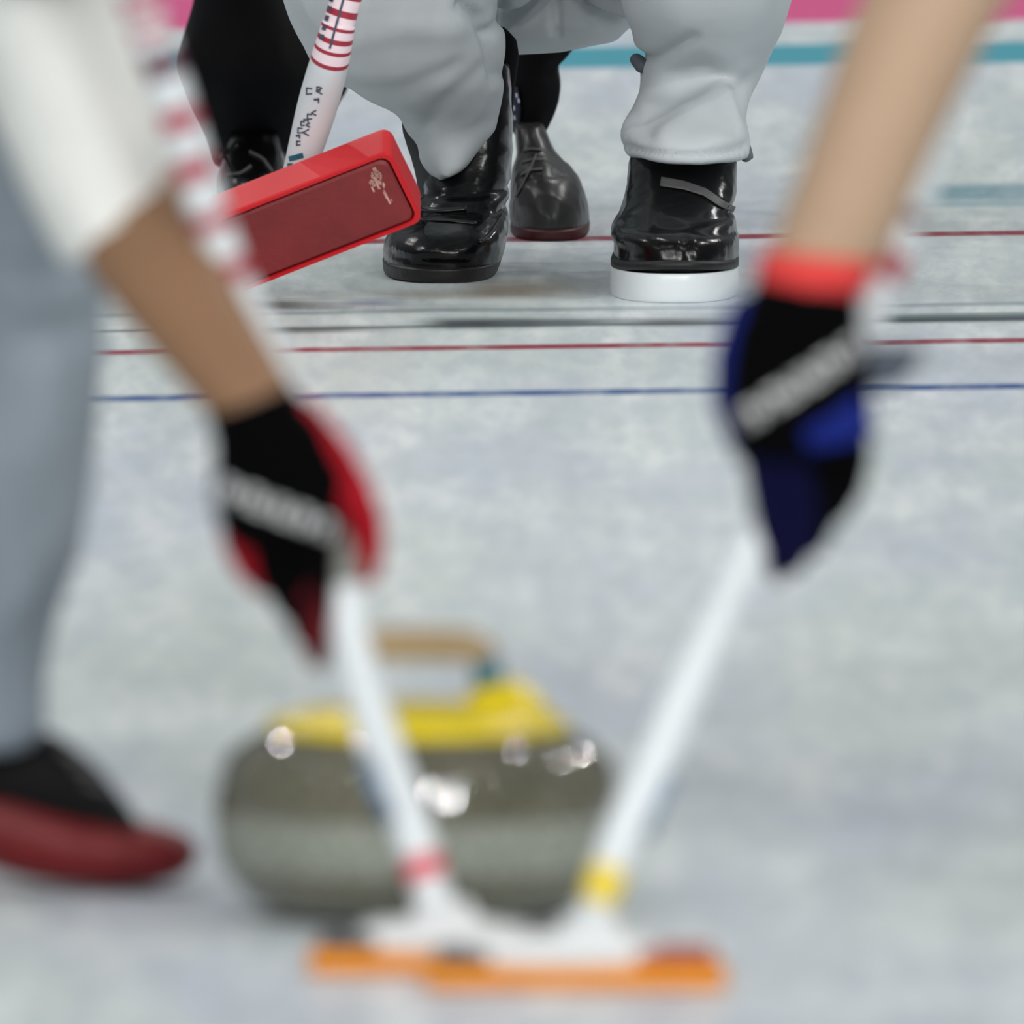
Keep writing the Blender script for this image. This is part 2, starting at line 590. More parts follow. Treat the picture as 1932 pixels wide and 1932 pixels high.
# ------------------------------------------------------------------ brooms
def smooth_path(pts, step=0.012):
    """Catmull-Rom through (Vector, radius) knots"""
    out = []
    for k in range(len(pts) - 1):
        p0, p1, p2, p3 = pts[max(k - 1, 0)], pts[k], pts[k + 1], pts[min(k + 2, len(pts) - 1)]
        n = max(1, int((p2[0] - p1[0]).length / step))
        for s in range(n):
            t = s / n
            c = [0.5 * (2 * b + (cc - a) * t + (2 * a - 5 * b + 4 * cc - d) * t * t + (3 * b - a - 3 * cc + d) * t ** 3) for a, b, cc, d in zip((*p0[0], p0[1]), (*p1[0], p1[1]), (*p2[0], p2[1]), (*p3[0], p3[1]))]
            out.append((Vector(c[:3]), c[3]))
    out.append(pts[-1])
    return out

def shaft(name, knots, bands, mats, parent, step=0.004):
    """bands: (arc from, arc to, slot) measured along the shaft in metres from its lower end, or py ranges"""
    path = smooth_path([(W(x, y, Y), r) for x, y, Y, r in knots], step)
    def py_of(p):
        d = p - CAM
        return 966.0 - FPX * d.dot(UP) / d.dot(FWD)
    slots = []
    for p, r in path[:-1]:
        y = py_of(p)
        s = 0
        for a, b, k in bands:
            if a <= y < b:
                s = k
        slots.append(s)
    mb = MB()
    mb.tube([p for p, r in path], [r for p, r in path], 24, slots=slots + [slots[-1]], round_ends=False)
    return mb.build(name, mats, parent)

def head(bx0, bx1, py, parent, up, sock, cmats, hx0, hx1, tilt=0.0):
    """sweeping head seen from its long side: pad, carrier, white housing, socket"""
    a, b = G(bx0, py), G(bx1, py)
    c = (a + b) / 2
    ln = (b.x - a.x)
    dp = 0.072
    y0, y1 = c.y, c.y + dp
    mb = MB()
    mb.box((a.x, y0, 0.0005), (b.x, y1, 0.017))
    pad = mb.build('pad', [M['orange_pad']], parent, False, 0.005)
    pad['label'] = 'orange pad'
    mb = MB()
    h = 0.017
    mb.box((a.x + 0.008, y0 + 0.006, h), (c.x, y1 - 0.006, h + 0.011), 0)
    mb.box((c.x, y0 + 0.006, h), (b.x - 0.008, y1 - 0.006, h + 0.011), 1)
    mb.build('carrier', cmats, parent, False, 0.003)
    mb = MB()
    x0, x1 = G(hx0, py).x, G(hx1, py).x
    ym = (y0 + y1) / 2
    sx, sy, sz = sock
    def ring(xa, xb, ya, yb, z):
        r = []
        n = 32
        for i in range(n):
            t = 2 * PI * i / n
            ca, sa = math.cos(t), math.sin(t)
            ca = math.copysign(abs(ca) ** 0.55, ca)
            sa = math.copysign(abs(sa) ** 0.55, sa)
            r.append(Vector(((xa + xb) / 2 + (xb - xa) / 2 * ca, (ya + yb) / 2 + (yb - ya) / 2 * sa, z)))
        return r
    hz = h + 0.0
    rs = [ring(x0, x1, y0 + 0.002, y1 - 0.004, hz - 0.001), ring(x0, x1, y0 + 0.002, y1 - 0.004, hz + 0.011),
          ring(x0 + (sx - x0) * 0.05, x1 + (sx - x1) * 0.05, y0 + 0.005, y1 - 0.007, hz + 0.016),
          ring(x0 + (sx - x0) * 0.20, x1 + (sx - x1) * 0.35, y0 + 0.012, y1 - 0.012, hz + 0.018),
          ring(sx - 0.024, sx + 0.024, ym - 0.020, ym + 0.020, hz + 0.021),
          ring(sx - 0.018, sx + 0.018, ym - 0.016, ym + 0.016, hz + 0.033)]
    mb.rings(rs)
    mb.build('head_housing', [M['white_plastic']], parent)
    return c

GB = 'curling brooms held by the players'
c1 = G(840, 1842)
bl = root('curling_broom', (c1.x, c1.y + 0.036, 0), 'white broom with a red band low on its shaft, under the red glove', 'broom', GB)
s1 = W(838, 1752, c1.y + 0.036)
head(582, 1096, 1842, bl, None, (s1.x, s1.y, s1.z), [M['carrier'], M['carrier']], 672, 1000)
lb = [(-2000, 75, 2), (100, 146, 3), (206, 246, 2), (303, 344, 2), (400, 440, 2), (500, 536, 2), (75, 85, 0),
      (990, 1120, 4), (1628, 1672, 1), (1120, 1128, 0)]
lb += [(-40, -5, 0), (-130, -95, 0), (-220, -185, 0), (20, 50, 0), (-2000, -330, 0)]
shaft('shaft', [(845, 1768, c1.y + 0.036, 0.0125), (815, 1690, 27.68, 0.0135), (770, 1545, 27.70, 0.0150), (718, 1400, 27.735, 0.0150), (664, 1215, 27.77, 0.0140), (640, 1060, 27.79, 0.0135), (608, 900, 27.825, 0.0135),
               (530, 720, 27.86, 0.0135), (450, 551, 27.87, 0.0138), (381, 368, 27.868, 0.0140), (319, 166, 27.862, 0.0140), (268, 20, 27.86, 0.0140), (172, -245, 27.85, 0.0135), (10, -700, 27.84, 0.0135)],
      lb, [M['shaft_white'], M['shaft_crimson'], M['shaft_red'], M['shaft_dark'], M['shaft_grey']], bl)
bls = bl.children[-1] if bl.children else None

c2 = G(1086, 1870)
br = root('curling_broom', (c2.x, c2.y + 0.036, 0), 'white broom with a yellow band low on its shaft, under the blue glove', 'broom', GB)
s2 = W(1112, 1768, c2.y + 0.036)
head(802, 1370, 1870, br, None, (s2.x, s2.y, s2.z), [M['carrier'], M['carrier_red']], 880, 1244)
rb = [(1645, 1712, 1), (486, 535, 2), (400, 440, 3), (-80, -35, 2), (-180, -135, 2)]
shaft('shaft', [(1106, 1775, c2.y + 0.036, 0.0115), (1132, 1690, 27.545, 0.0135), (1172, 1580, 27.56, 0.0150), (1222, 1470, 27.575, 0.0155), (1290, 1310, 27.60, 0.0155), (1345, 1190, 27.62, 0.0140), (1400, 1070, 27.645, 0.0130), (1530, 800, 27.685, 0.0130),
               (1645, 570, 27.71, 0.0130), (1704, 425, 27.73, 0.0130), (1845, 10, 27.77, 0.0130), (2020, -480, 27.81, 0.0130), (2140, -800, 27.84, 0.013)],
      rb, [M['shaft_white'], M['shaft_yellow'], M['shaft_red'], M['shaft_dark']], br)

def shaft_of(r):
    return [c for c in bpy.data.objects if c.parent == r and c.name.startswith('shaft')][0]

# printed slate-blue panels on the two shafts
mb = MB()
strip(mb, shaft_of(bl), [(692, 1430), (708, 1485), (738, 1548)], 14, 0.0006, 10, 3, lift=0.0006)
mb.build('printed_panel', [M['shaft_blue']], shaft_of(bl))
mb = MB()
strip(mb, shaft_of(br), [(1270, 1462), (1248, 1510), (1220, 1580)], 9, 0.0006, 10, 3, lift=0.0006)
mb.build('printed_panel', [M['shaft_blue']], shaft_of(br))

# the red broom of the crouching player, its head lifted off the ice with the pad towards us
YB = 34.28
hc = W(558, 428, YB)
rbm = root('curling_broom', hc, 'broom with a lifted red head and a striped white shaft, held before the crouching player', 'broom', GB)
u = (W(666, 390, YB) - W(466, 484, YB)).normalized()
view = (CAM - hc).normalized()
n0 = (view - u * view.dot(u)).normalized()
v0 = u.cross(n0).normalized()            # up across the face
if v0.z < 0:
    v0 = -v0
# turn the face down and to the left so that the upper side and the right end show
R1 = Matrix.Rotation(math.radians(24), 3, u)
nn = n0
if (R1 @ nn).z > nn.z:
    R1 = Matrix.Rotation(math.radians(-24), 3, u)
nn = R1 @ nn
vv = R1 @ v0
R2 = Matrix.Rotation(math.radians(9), 3, vv)
if (R2 @ nn).x > nn.x:
    R2 = Matrix.Rotation(math.radians(-9), 3, vv)
uu = R2 @ u
nn = R2 @ nn
mt = Matrix((uu, vv, nn)).transposed().to_4x4()
mt.translation = hc
LN, WD = 0.212, 0.076
mb = MB()
# housing: rounded-end tray around the pad
def rr_ring(l, w, z, r=0.009, n=6):
    pts = []
    for cx, cy, a0 in ((l / 2 - r, w / 2 - r, 0), (-l / 2 + r, w / 2 - r, 90), (-l / 2 + r, -w / 2 + r, 180), (l / 2 - r, -w / 2 + r, 270)):
        for i in range(n + 1):
            a = math.radians(a0 + 90 * i / n)
            pts.append(mt @ Vector((cx + r * math.cos(a), cy + r * math.sin(a), z)))
    return pts
mb.rings([rr_ring(LN - 0.006, WD - 0.006, -0.046), rr_ring(LN - 0.001, WD - 0.001, -0.043), rr_ring(LN, WD, -0.036), rr_ring(LN, WD, 0.003), rr_ring(LN - 0.002, WD - 0.002, 0.005), rr_ring(LN - 0.008, WD - 0.008, 0.005), rr_ring(LN - 0.010, WD - 0.010, -0.006)])
mb.build('head_housing', [M['red_plastic']], rbm, True, 0.0)
hh = bpy.data.objects['head_housing.002']
for p in hh.data.polygons:
    p.use_smooth = False
mb = MB()
mb.rings([rr_ring(LN - 0.012, WD - 0.012, -0.007, 0.008), rr_ring(LN - 0.012, WD - 0.012, 0.004, 0.008), rr_ring(LN - 0.016, WD - 0.016, 0.006, 0.008)])
pd = mb.build('pad', [M['red_pad']], rbm, False)
pd['label'] = 'dull red pad with a frosty worn end'
mb = MB()
rw = random.Random(4)
for i in range(30):
    px_, py_ = LN / 2 - 0.016 - abs(rw.gauss(0, 0.006)), WD / 2 - 0.012 - abs(rw.gauss(0, 0.013))
    s = rw.uniform(0.0006, 0.0018)
    mb.box((px_ - s * 0.6, py_ - s * 2, 0.005), (px_ + s * 0.6, py_ + s * 2, 0.0068), 0, mt)
mb.build('frost', [M['pad_wear']], pd, False)
# shaft: white with thin dark-red rings, a dark seam and small dark print
KN = [(554, 372, YB + 0.070, 0.0140), (566, 318, YB + 0.058, 0.0145), (599, 200, YB + 0.034, 0.0178), (622, 115, YB + 0.01, 0.0172), (638, 50, YB, 0.0150), (652, 0, YB, 0.0138), (800, -530, YB - 0.03, 0.0130), (1010, -1290, YB - 0.05, 0.0130)]
bands = []
for i in range(60):
    y = 112 - i * 20
    bands.append((y - 3.2, y + 3.2, 1))
    bands.append((y - 17, y - 3.2, 2))
bands.append((-2000, -260, 0))
sh = shaft('shaft', KN, bands, [M['shaft_white'], M['shaft_red'], M['shaft_pink']], rbm, 0.0015)
bt = world_tree(sh)
mb = MB()
strip(mb, bt, [(622, 92), (634, 48), (646, 6), (660, -45)], 2.2, 0.0004, 12, 2, lift=0.0004)
rl = random.Random(11)
for i in range(6):     # small dark characters left of the seam
    y = 70 - i * 18
    x = 622 - (y - 60) * 0.26 - 14
    strip(mb, bt, [(x, y + 5), (x + 3, y - 5)], 4, 0.0004, 3, 2, lift=0.0004)
# two columns of small print running down the shaft
def glyph(x, y, s, kind):
    if kind == 0:
        strip(mb, bt, [(x - s, y - s), (x + s, y - s * 0.7)], 1.3, 0.0004, 3, 1, lift=0.0004)
        strip(mb, bt, [(x - s, y + s), (x + s, y + s * 0.8)], 1.3, 0.0004, 3, 1, lift=0.0004)
        strip(mb, bt, [(x - s * 0.8, y - s), (x - s * 0.8, y + s)], 1.3, 0.0004, 3, 1, lift=0.0004)
    elif kind == 1:
        strip(mb, bt, [(x - s, y), (x + s, y - s)], 1.3, 0.0004, 3, 1, lift=0.0004)
        strip(mb, bt, [(x - s, y), (x + s, y + s)], 1.3, 0.0004, 3, 1, lift=0.0004)
    else:
        strip(mb, bt, [(x - s, y - s * 0.4), (x + s, y - s * 0.4)], 2.0, 0.0004, 3, 1, lift=0.0004)
        strip(mb, bt, [(x + s * 0.8, y - s), (x + s * 0.8, y + s)], 1.3, 0.0004, 3, 1, lift=0.0004)
for x, y, s, k in ((583, 172, 6, 0), (602, 172, 6, 1), (597, 190, 5, 2), (601, 168, 4, 0), (592, 213, 5, 1), (584, 220, 5, 0), (577, 228, 5, 2), (571, 233, 4, 0), (581, 236, 4, 1), (566, 246, 5, 0), (577, 250, 6, 1), (562, 258, 4, 2), (563, 270, 4, 0)):
    glyph(x, y, s, k)
mb.build('lettering', [M['print_dark']], sh, False)
mb = MB()
strip(mb, bt, [(545, 300), (572, 293)], 5, 0.0004, 5, 2, lift=0.0004)
strip(mb, bt, [(547, 308), (547, 322)], 5, 0.0004, 3, 2, lift=0.0004)
mb.build('teal_print', [M['shaft_teal']], sh, False)

# ------------------------------------------------------------------ people: helpers
def add_head(mb, neck, centre, face, r=0.088):
    """neck, skull, jaw, nose and ears of a head looking along FACE"""
    f = Vector(face).normalized()
    up = (centre - neck).normalized()
    side = f.cross(up).normalized()
    f = up.cross(side).normalized()
    mb.tube([neck, centre - up * 0.05], [0.058, 0.055], 16)
    mb.tube([centre - up * 0.03 - f * 0.01, centre + up * 0.045 - f * 0.008], [r * 0.92, r], 20)
    mb.tube([centre - up * 0.07 + f * 0.045, centre - up * 0.02 + f * 0.04], [0.045, 0.055], 14)
    mb.tube([centre + up * 0.012 + f * 0.088, centre - up * 0.022 + f * 0.104], [0.009, 0.014], 10)
    for s in (-1, 1):
        mb.tube([centre + side * s * (r - 0.004) - up * 0.02, centre + side * s * (r + 0.002) + up * 0.02], [0.012, 0.015], 10)
    return up, f, side

def add_hair(parent, centre, up, f, r=0.094):
    mb = MB()
    mb.tube([centre + up * 0.055 - f * 0.018, centre + up * 0.035 - f * 0.035], [r, r * 0.98], 20)
    return mb.fuse('hair', [M['hair']], parent, 0.01, 3)

def ring_shell(mb, rings_):
    mb.rings(rings_)

# boots that face the camera: stacked outlines
def boot_rings(rows, Y0, n=36, ex=2.6, arch=0.0):
    """rows: (py of the front edge, xl, xr, front offset, back offset)"""
    out = []
    for py, xl, xr, fo, bo in rows:
        yf, yb = Y0 + fo, Y0 + bo
        z = W((xl + xr) / 2, py, yf).z
        ym = (yf + yb) / 2
        a, b = W(xl, py, ym).x, W(xr, py, ym).x
        cx, hw = (a + b) / 2, (b - a) / 2
        hd = (yb - yf) / 2
        r = []
        for i in range(n):
            t = 2 * PI * i / n
            ca, sa = math.cos(t), math.sin(t)
            e = 2 / ex
            ca = math.copysign(abs(ca) ** e, ca)
            sa = math.copysign(abs(sa) ** e, sa)
            r.append(Vector((cx + hw * ca, ym + hd * sa, max(z, 0.0) + (arch * (1 - ca * ca) if sa < 0 else 0.0))))
        out.append(r)
    return out

def dense(rows, k=4):
    out = []
    for i in range(len(rows) - 1):
        a0, a, b, b1 = rows[max(i - 1, 0)], rows[i], rows[i + 1], rows[min(i + 2, len(rows) - 1)]
        for s in range(k):
            t = s / k
            out.append(tuple(0.5 * (2 * a[j] + (b[j] - a0[j]) * t + (2 * a0[j] - 5 * a[j] + 4 * b[j] - b1[j]) * t * t + (3 * a[j] - a0[j] - 3 * b[j] + b1[j]) * t ** 3) for j in range(5)))
    out.append(rows[-1])
    return out

# ------------------------------------------------------------------ crouching player in light grey
Yg = 34.70
base = G(1050, 520)
mb = MB()
V = Vector
hipL, hipR = W(960, -130, 34.98), W(1120, -130, 34.98)
kneeL, kneeR = W(700, -330, 34.58), W(1390, -330, 34.56)
ankL, ankR = W(885, 360, 34.82), W(1290, 350, 34.72)
for hip, kn, an in ((hipL, kneeL, ankL), (hipR, kneeR, ankR)):
    mb.tube([hip, kn, an, an + V((0, -0.03, -0.08))], [0.068, 0.046, 0.026, 0.024], 16)
pel = W(1040, -200, 34.98)
chest = pel + V((-0.01, -0.26, 0.42))
neck = chest + V((0, -0.08, 0.16))
mb.tube([pel, pel + V((0, -0.10, 0.18)), chest, neck - V((0, 0, 0.03))], [0.10, 0.115, 0.135, 0.06], 20)
hd = neck + V((0, -0.05, 0.14))
up, f, side = add_head(mb, neck, hd, (0, -1, -0.1))
grip1, grip2 = W(795, -515, YB - 0.03), W(890, -860, YB - 0.04)
for sx, el, gr in ((-0.17, W(640, -760, 34.50), grip1), (0.17, W(1330, -900, 34.45), grip2)):
    sh_ = chest + V((sx, -0.02, 0.10))
    mb.tube([chest + V((sx * 0.4, 0, 0.08)), sh_, el, gr + V((0.02 * (1 if sx > 0 else -1), 0.03, 0))], [0.07, 0.058, 0.042, 0.030], 14)
pg = mb.fuse('person', [M['skin_pale']], None, 0.009, 6, origin=base)
tag(pg, 'person crouching low in light grey trousers and black boots behind the red broom head', 'person', 'curlers on the ice')
add_hair(pg, hd, up, f)
# jacket (above the picture)
mb = MB()
mb.tube([pel + V((0, -0.03, 0.08)), pel + V((0, -0.10, 0.18)), chest, neck - V((0, 0.0, 0.05))], [0.16, 0.16, 0.172, 0.085], 22)
for sx, el, gr in ((-0.17, W(640, -760, 34.50), grip1), (0.17, W(1330, -900, 34.45), grip2)):
    sh_ = chest + V((sx, -0.02, 0.10))
    mb.tube([chest + V((sx * 0.4, 0, 0.08)), sh_, el, el.lerp(gr, 0.75)], [0.085, 0.072, 0.057, 0.048], 16)
mb.fuse('jacket', [M['white_jacket']], pg, 0.01, 6, warp=folds(0.004, 14))
# hands as gloves with fingers round the shaft
def grip_glove(name, g, axis, parent, mats, side_):
    mb = MB()
    a = axis.normalized()
    out = Vector((0, 1, 0))
    s = a.cross(out).normalized() * side_
    mb.tube([g + s * 0.03 + a * 0.035 + out * 0.005, g + s * 0.03 - a * 0.035 + out * 0.005], [0.022, 0.022], 12)
    for k in range(4):
        c = g + a * (0.033 - 0.022 * k)
        mb.tube([c + s * 0.028 - out * 0.018, c - out * 0.026, c - s * 0.026 - out * 0.010, c - s * 0.022 + out * 0.016], [0.011, 0.0105, 0.010, 0.009 - 0.001 * (k == 3)], 10)
    mb.tube([g + s * 0.03 + a * 0.03 + out * 0.015, g + s * 0.008 + a * 0.048 + out * 0.024, g - s * 0.018 + a * 0.044 + out * 0.020], [0.013, 0.012, 0.010], 10)
    mb.tube([g + s * 0.034 + out * 0.004, g + s * 0.075 + out * 0.02], [0.026, 0.033], 12)
    return mb.fuse(name, mats, parent, 0.004, 2)
ax = W(800, -530, YB) - W(652, 0, YB)
grip_glove('glove', grip1, ax, pg, [M['glove_black']], 1)
grip_glove('glove', grip2, ax, pg, [M['glove_black']], -1)

# trousers: both legs and the seat in one cloth
mb = MB()
mb.loft([(560, -420, 860, -420, 34.62, 0.075), (530, -250, 915, -260, 34.60, 0.105), (532, -100, 928, -110, 34.60, 0.115), (540, 0, 932, -10, 34.62, 0.12), (575, 85, 950, 70, 34.66, 0.125), (612, 140, 950, 140, 34.69, 0.12), (685, 178, 945, 190, 34.72, 0.105),
         (752, 208, 938, 222, 34.74, 0.09), (772, 250, 938, 238, 34.745, 0.08), (800, 305, 918, 262, 34.745, 0.07), (826, 334, 880, 306, 34.735, 0.055)], 36, ex=2.3, sub=3)
mb.loft([(1150, -420, 1480, -420, 34.58, 0.08), (1150, -200, 1520, -200, 34.56, 0.11), (1168, -60, 1500, -60, 34.58, 0.115), (1180, 20, 1482, 20, 34.60, 0.11), (1198, 80, 1462, 80, 34.64, 0.105), (1214, 140, 1432, 140, 34.67, 0.095),
         (1196, 190, 1412, 190, 34.62, 0.11), (1177, 238, 1400, 235, 34.565, 0.125), (1177, 270, 1404, 266, 34.55, 0.128), (1186, 288, 1414, 290, 34.55, 0.126)], 36, ex=2.3, sub=3)
# thighs back to the seat
mb.tube([kneeL, W(900, -150, 34.82), hipL + V((0, 0, 0.03))], [0.088, 0.088, 0.078], 20)
mb.tube([kneeR, W(1210, -150, 34.82), hipR + V((0, 0, 0.03))], [0.088, 0.088, 0.078], 20)
mb.loft([(860, -300, 1250, -300, 34.98, 0.10), (880, -120, 1240, -120, 34.96, 0.11), (895, 0, 1215, 0, 34.95, 0.11), (905, 55, 1195, 40, 34.94, 0.10), (920, 100, 1168, 72, 34.94, 0.07)], 32, ex=2.6, sub=3)
cre = [([(870, 0), (905, 30), (925, 80), (935, 150)], 34.6, 0.006, 0.010), ([(660, 175), (760, 170), (860, 120)], 34.6, 0.010, 0.004), ([(780, 300), (830, 200), (905, 130)], 34.6, 0.008, 0.004),
       ([(1050, -20), (1050, 95)], 34.6, 0.003, 0.008), ([(1075, 10), (1110, 45), (1160, 60)], 34.6, 0.004, 0.006), ([(950, 10), (945, 40), (930, 60)], 34.6, 0.005, 0.006),
       ([(1195, 118), (1235, 108), (1300, 60)], 34.6, 0.007, 0.008), ([(1215, 215), (1270, 170), (1330, 130)], 34.6, 0.012, 0.007), ([(1185, 262), (1290, 268), (1395, 262)], 34.6, 0.003, 0.005), ([(1370, 175), (1390, 225), (1405, 260)], 34.6, 0.004, -0.004),
       ([(1250, 225), (1330, 190), (1400, 120)], 34.6, 0.008, -0.004), ([(660, 70), (760, 40), (860, 45)], 34.6, 0.012, -0.003)]
tg = mb.fuse('trousers', [M['grey_trousers']], pg, 0.0042, 6, warp=folds(0.0028, 11, (1, 1, 0.7), 3.1, cre))
# a cuff tab and a knee toggle that stick out dark from the trousers
mb = MB()
mb.loft([(1384, 276, 1412, 262, 34.56, 0.014), (1390, 292, 1420, 284, 34.56, 0.014), (1404, 308, 1422, 300, 34.56, 0.008)], 12, sub=2)
mb.fuse('cuff_tab', [mat('grey_cuff_tab', (104, 112, 114), 0.8, 0.2)], pg, 0.003, 2)
mb = MB()
mb.tube([W(1201, 113, 34.66), W(1212, 124, 34.65)], [0.006, 0.007], 12)
mb.build('toggle', [mat('dark_grey_toggle', (84, 90, 98), 0.6, 0.3)], pg)

# left boot (flat on the ice) and right boot (white slider sole)
def boot(name, parent, up_rows, sole_rows, Y0, upper_mat, sole_mat, sole_label=None, warp=None, ex=2.5):
    mb = MB()
    mb.rings(boot_rings(dense(up_rows, 5), Y0, 40, ex))
    o = mb.fuse(name, [upper_mat], parent, 0.0034, 3, warp=warp)
    mb = MB()
    mb.rings(boot_rings(dense(sole_rows, 3), Y0, 48, ex))
    s = mb.build('sole', [sole_mat], o, False if False else True, 0.0)
    mod = s.modifiers.new('b', 'BEVEL')
    mod.width = 0.003
    mod.segments = 2
    mod.limit_method = 'ANGLE'
    if sole_label:
        s['label'] = sole_label
    return o

YL = G(840, 535).y
def boot_warp(seed, lines):
    cr = folds(0.0008, 30, (1, 1, 1.6), seed, lines)
    return cr
upL = [(514, 726, 944, 0.006, 0.28), (500, 724, 948, 0.006, 0.28), (478, 726, 953, 0.004, 0.28), (455, 736, 957, 0.012, 0.28), (435, 752, 958, 0.032, 0.28), (415, 770, 959, 0.062, 0.28), (396, 785, 960, 0.092, 0.28), (370, 796, 961, 0.116, 0.275), (340, 806, 963, 0.130, 0.265), (300, 826, 966, 0.138, 0.262), (255, 850, 967, 0.146, 0.262), (215, 868, 966, 0.155, 0.262), (165, 895, 963, 0.168, 0.255), (120, 915, 958, 0.180, 0.25)]
soL = [(535, 734, 932, 0.004, 0.280), (530, 724, 938, -0.001, 0.284), (516, 722, 944, -0.003, 0.286), (509, 722, 946, -0.003, 0.286), (505, 728, 942, 0.003, 0.28)]
bL = boot('boot', pg, upL, soL, YL, M['leather'], M['sole_black'],
          warp=boot_warp(1.3, [([(775, 408), (850, 400), (955, 408)], 34.6, 0.004, 0.004), ([(790, 385), (870, 378), (958, 372)], 34.6, 0.004, 0.003), ([(740, 480), (800, 492), (900, 492)], 34.6, 0.003, 0.002), ([(920, 440), (940, 415), (955, 400)], 34.6, 0.003, 0.002)]))
YR = G(1270, 572).y
upR = [(516, 1154, 1392, 0.004, 0.28), (500, 1158, 1393, 0.004, 0.28), (478, 1160, 1393, 0.006, 0.28), (456, 1151, 1391, 0.012, 0.28), (438, 1158, 1388, 0.028, 0.28), (415, 1170, 1385, 0.06, 0.28), (395, 1176, 1384, 0.09, 0.28), (370, 1181, 1389, 0.115, 0.278), (340, 1184, 1390, 0.138, 0.275), (305, 1190, 1388, 0.155, 0.272), (275, 1200, 1380, 0.170, 0.266), (248, 1222, 1360, 0.185, 0.255)]
soR = [(572, 1155, 1390, 0.003, 0.282), (566, 1151, 1393, 0.0, 0.284), (522, 1152, 1393, 0.0, 0.284), (517, 1155, 1390, 0.003, 0.282)]  # sole deepened: its lower part stands in for its reflection on the ice
bR = boot('boot', pg, upR, soR, YR, M['leather'], M['sole_white'], 'white slider sole with its reflection shaped in',
          warp=boot_warp(5.7, [([(1180, 408), (1260, 402), (1380, 392)], 34.5, 0.004, 0.004), ([(1240, 398), (1290, 405), (1380, 425)], 34.5, 0.004, 0.003), ([(1160, 478), (1260, 484), (1388, 482)], 34.5, 0.003, 0.0025), ([(1290, 425), (1300, 465)], 34.5, 0.003, 0.0025)]))
mb = MB()
strip(mb, bR, [(1246, 342), (1290, 349), (1330, 362), (1360, 383), (1386, 396)], [9, 6], 0.003, 16, 4)
mb.build('strap', [M['strap_grey']], bR)
mb = MB()
mb.rings(boot_rings([(519, 1152, 1394, -0.001, 0.284), (512, 1152, 1394, -0.003, 0.286), (503, 1155, 1394, -0.001, 0.284)], YR, 48, 2.5, 0.005))
mb.build('welt', [M['sole_black']], bR)
mb = MB()
strip(mb, bL, [(785, 392), (830, 396), (880, 392)], 4, 0.002, 10, 2)
strip(mb, bL, [(906, 458), (928, 436), (948, 404)], 3, 0.002, 10, 2)
strip(mb, bL, [(790, 412), (840, 414), (900, 420)], 3, 0.002, 10, 2)
mb.build('strap', [mat('black_strap', (24, 24, 26), 0.35, 0.5)], bL)
# socks / dark leg above the left boot, seen past the trouser hem
mb = MB()
mb.tube([W(905, 260, 34.775), W(915, 170, 34.79), W(925, 100, 34.81)], [0.028, 0.026, 0.026], 16)
mb.build('sock', [M['black_cloth']], pg)
mb = MB()
mb.loft([(756, 205, 900, 205, 34.83, 0.035), (760, 250, 910, 250, 34.82, 0.035), (776, 300, 915, 300, 34.81, 0.04), (786, 340, 915, 340, 34.80, 0.05), (790, 385, 915, 385, 34.79, 0.05)], 24, sub=2)
mb.build('sock', [mat('grey_sock', (62, 64, 66), 0.9, 0.1)], pg)

# ------------------------------------------------------------------ person in black, standing behind
YK = 35.42
pbase = G(740, 430)
mb = MB()
aL, aR = W(472, 330, 35.70), W(998, 225, 35.36)
kL, kR = W(455, -480, 35.62), W(1030, -480, 35.36)
hp = V(((kL.x + kR.x) / 2 + 0.01, 35.52, 0.90))
for an, kn, s in ((aL, kL, -1), (aR, kR, 1)):
    mb.tube([hp + V((s * 0.09, 0, -0.02)), kn, an, an + V((0, -0.02, -0.05))], [0.085, 0.046, 0.014, 0.014], 16)
ch = hp + V((0, -0.06, 0.45))
nk_ = ch + V((0, -0.03, 0.14))
mb.tube([hp, hp + V((0, -0.02, 0.2)), ch, nk_ - V((0, 0, 0.03))], [0.125, 0.12, 0.14, 0.06], 20)
hd = nk_ + V((0, -0.02, 0.15))
up, f, side = add_head(mb, nk_, hd, (0, -1, -0.1))
for s in (-1, 1):
    sh_ = ch + V((s * 0.18, 0, 0.08))
    el, wr = sh_ + V((s * 0.06, 0.04, -0.28)), sh_ + V((s * 0.02, -0.08, -0.52))
    mb.tube([ch + V((s * 0.08, 0, 0.07)), sh_, el, wr, wr + V((0, -0.03, -0.07))], [0.07, 0.055, 0.042, 0.028, 0.034], 14)
    for k in range(4):
        p0 = wr + V((0, -0.055 + 0.020 * k, -0.09))
        mb.tube([p0, p0 + V((-s * 0.005, -0.008, -0.045)), p0 + V((-s * 0.018, -0.012, -0.078 + 0.008 * (k in (0, 3))))], [0.010, 0.009, 0.008], 8)
    mb.tube([wr + V((0, -0.045, -0.04)), wr + V((-s * 0.01, -0.075, -0.075)), wr + V((-s * 0.015, -0.08, -0.105))], [0.012, 0.011, 0.009], 8)
pk = mb.fuse('person', [M['skin_pale']], None, 0.009, 5, origin=pbase)
tag(pk, 'person in black trousers and dark shoes standing behind the crouching player', 'person', 'curlers on the ice')
add_hair(pk, hd, up, f)
mb = MB()
mb.tube([hp + V((0, 0, -0.02)), hp + V((0, -0.02, 0.2)), ch, nk_ - V((0, 0, 0.05))], [0.165, 0.16, 0.18, 0.085], 22)
for s in (-1, 1):
    sh_ = ch + V((s * 0.18, 0, 0.08))
    el, wr = sh_ + V((s * 0.06, 0.04, -0.28)), sh_ + V((s * 0.02, -0.08, -0.52))
    mb.tube([ch + V((s * 0.08, 0, 0.07)), sh_, el, wr], [0.09, 0.07, 0.056, 0.042], 16)
mb.fuse('jacket', [M['navy_cloth']], pk, 0.011, 6, warp=folds(0.004, 14))
mb = MB()
mb.tube([hp + V((0, 0, 0.06)), hp + V((0, 0, -0.03))], [0.15, 0.155], 22)
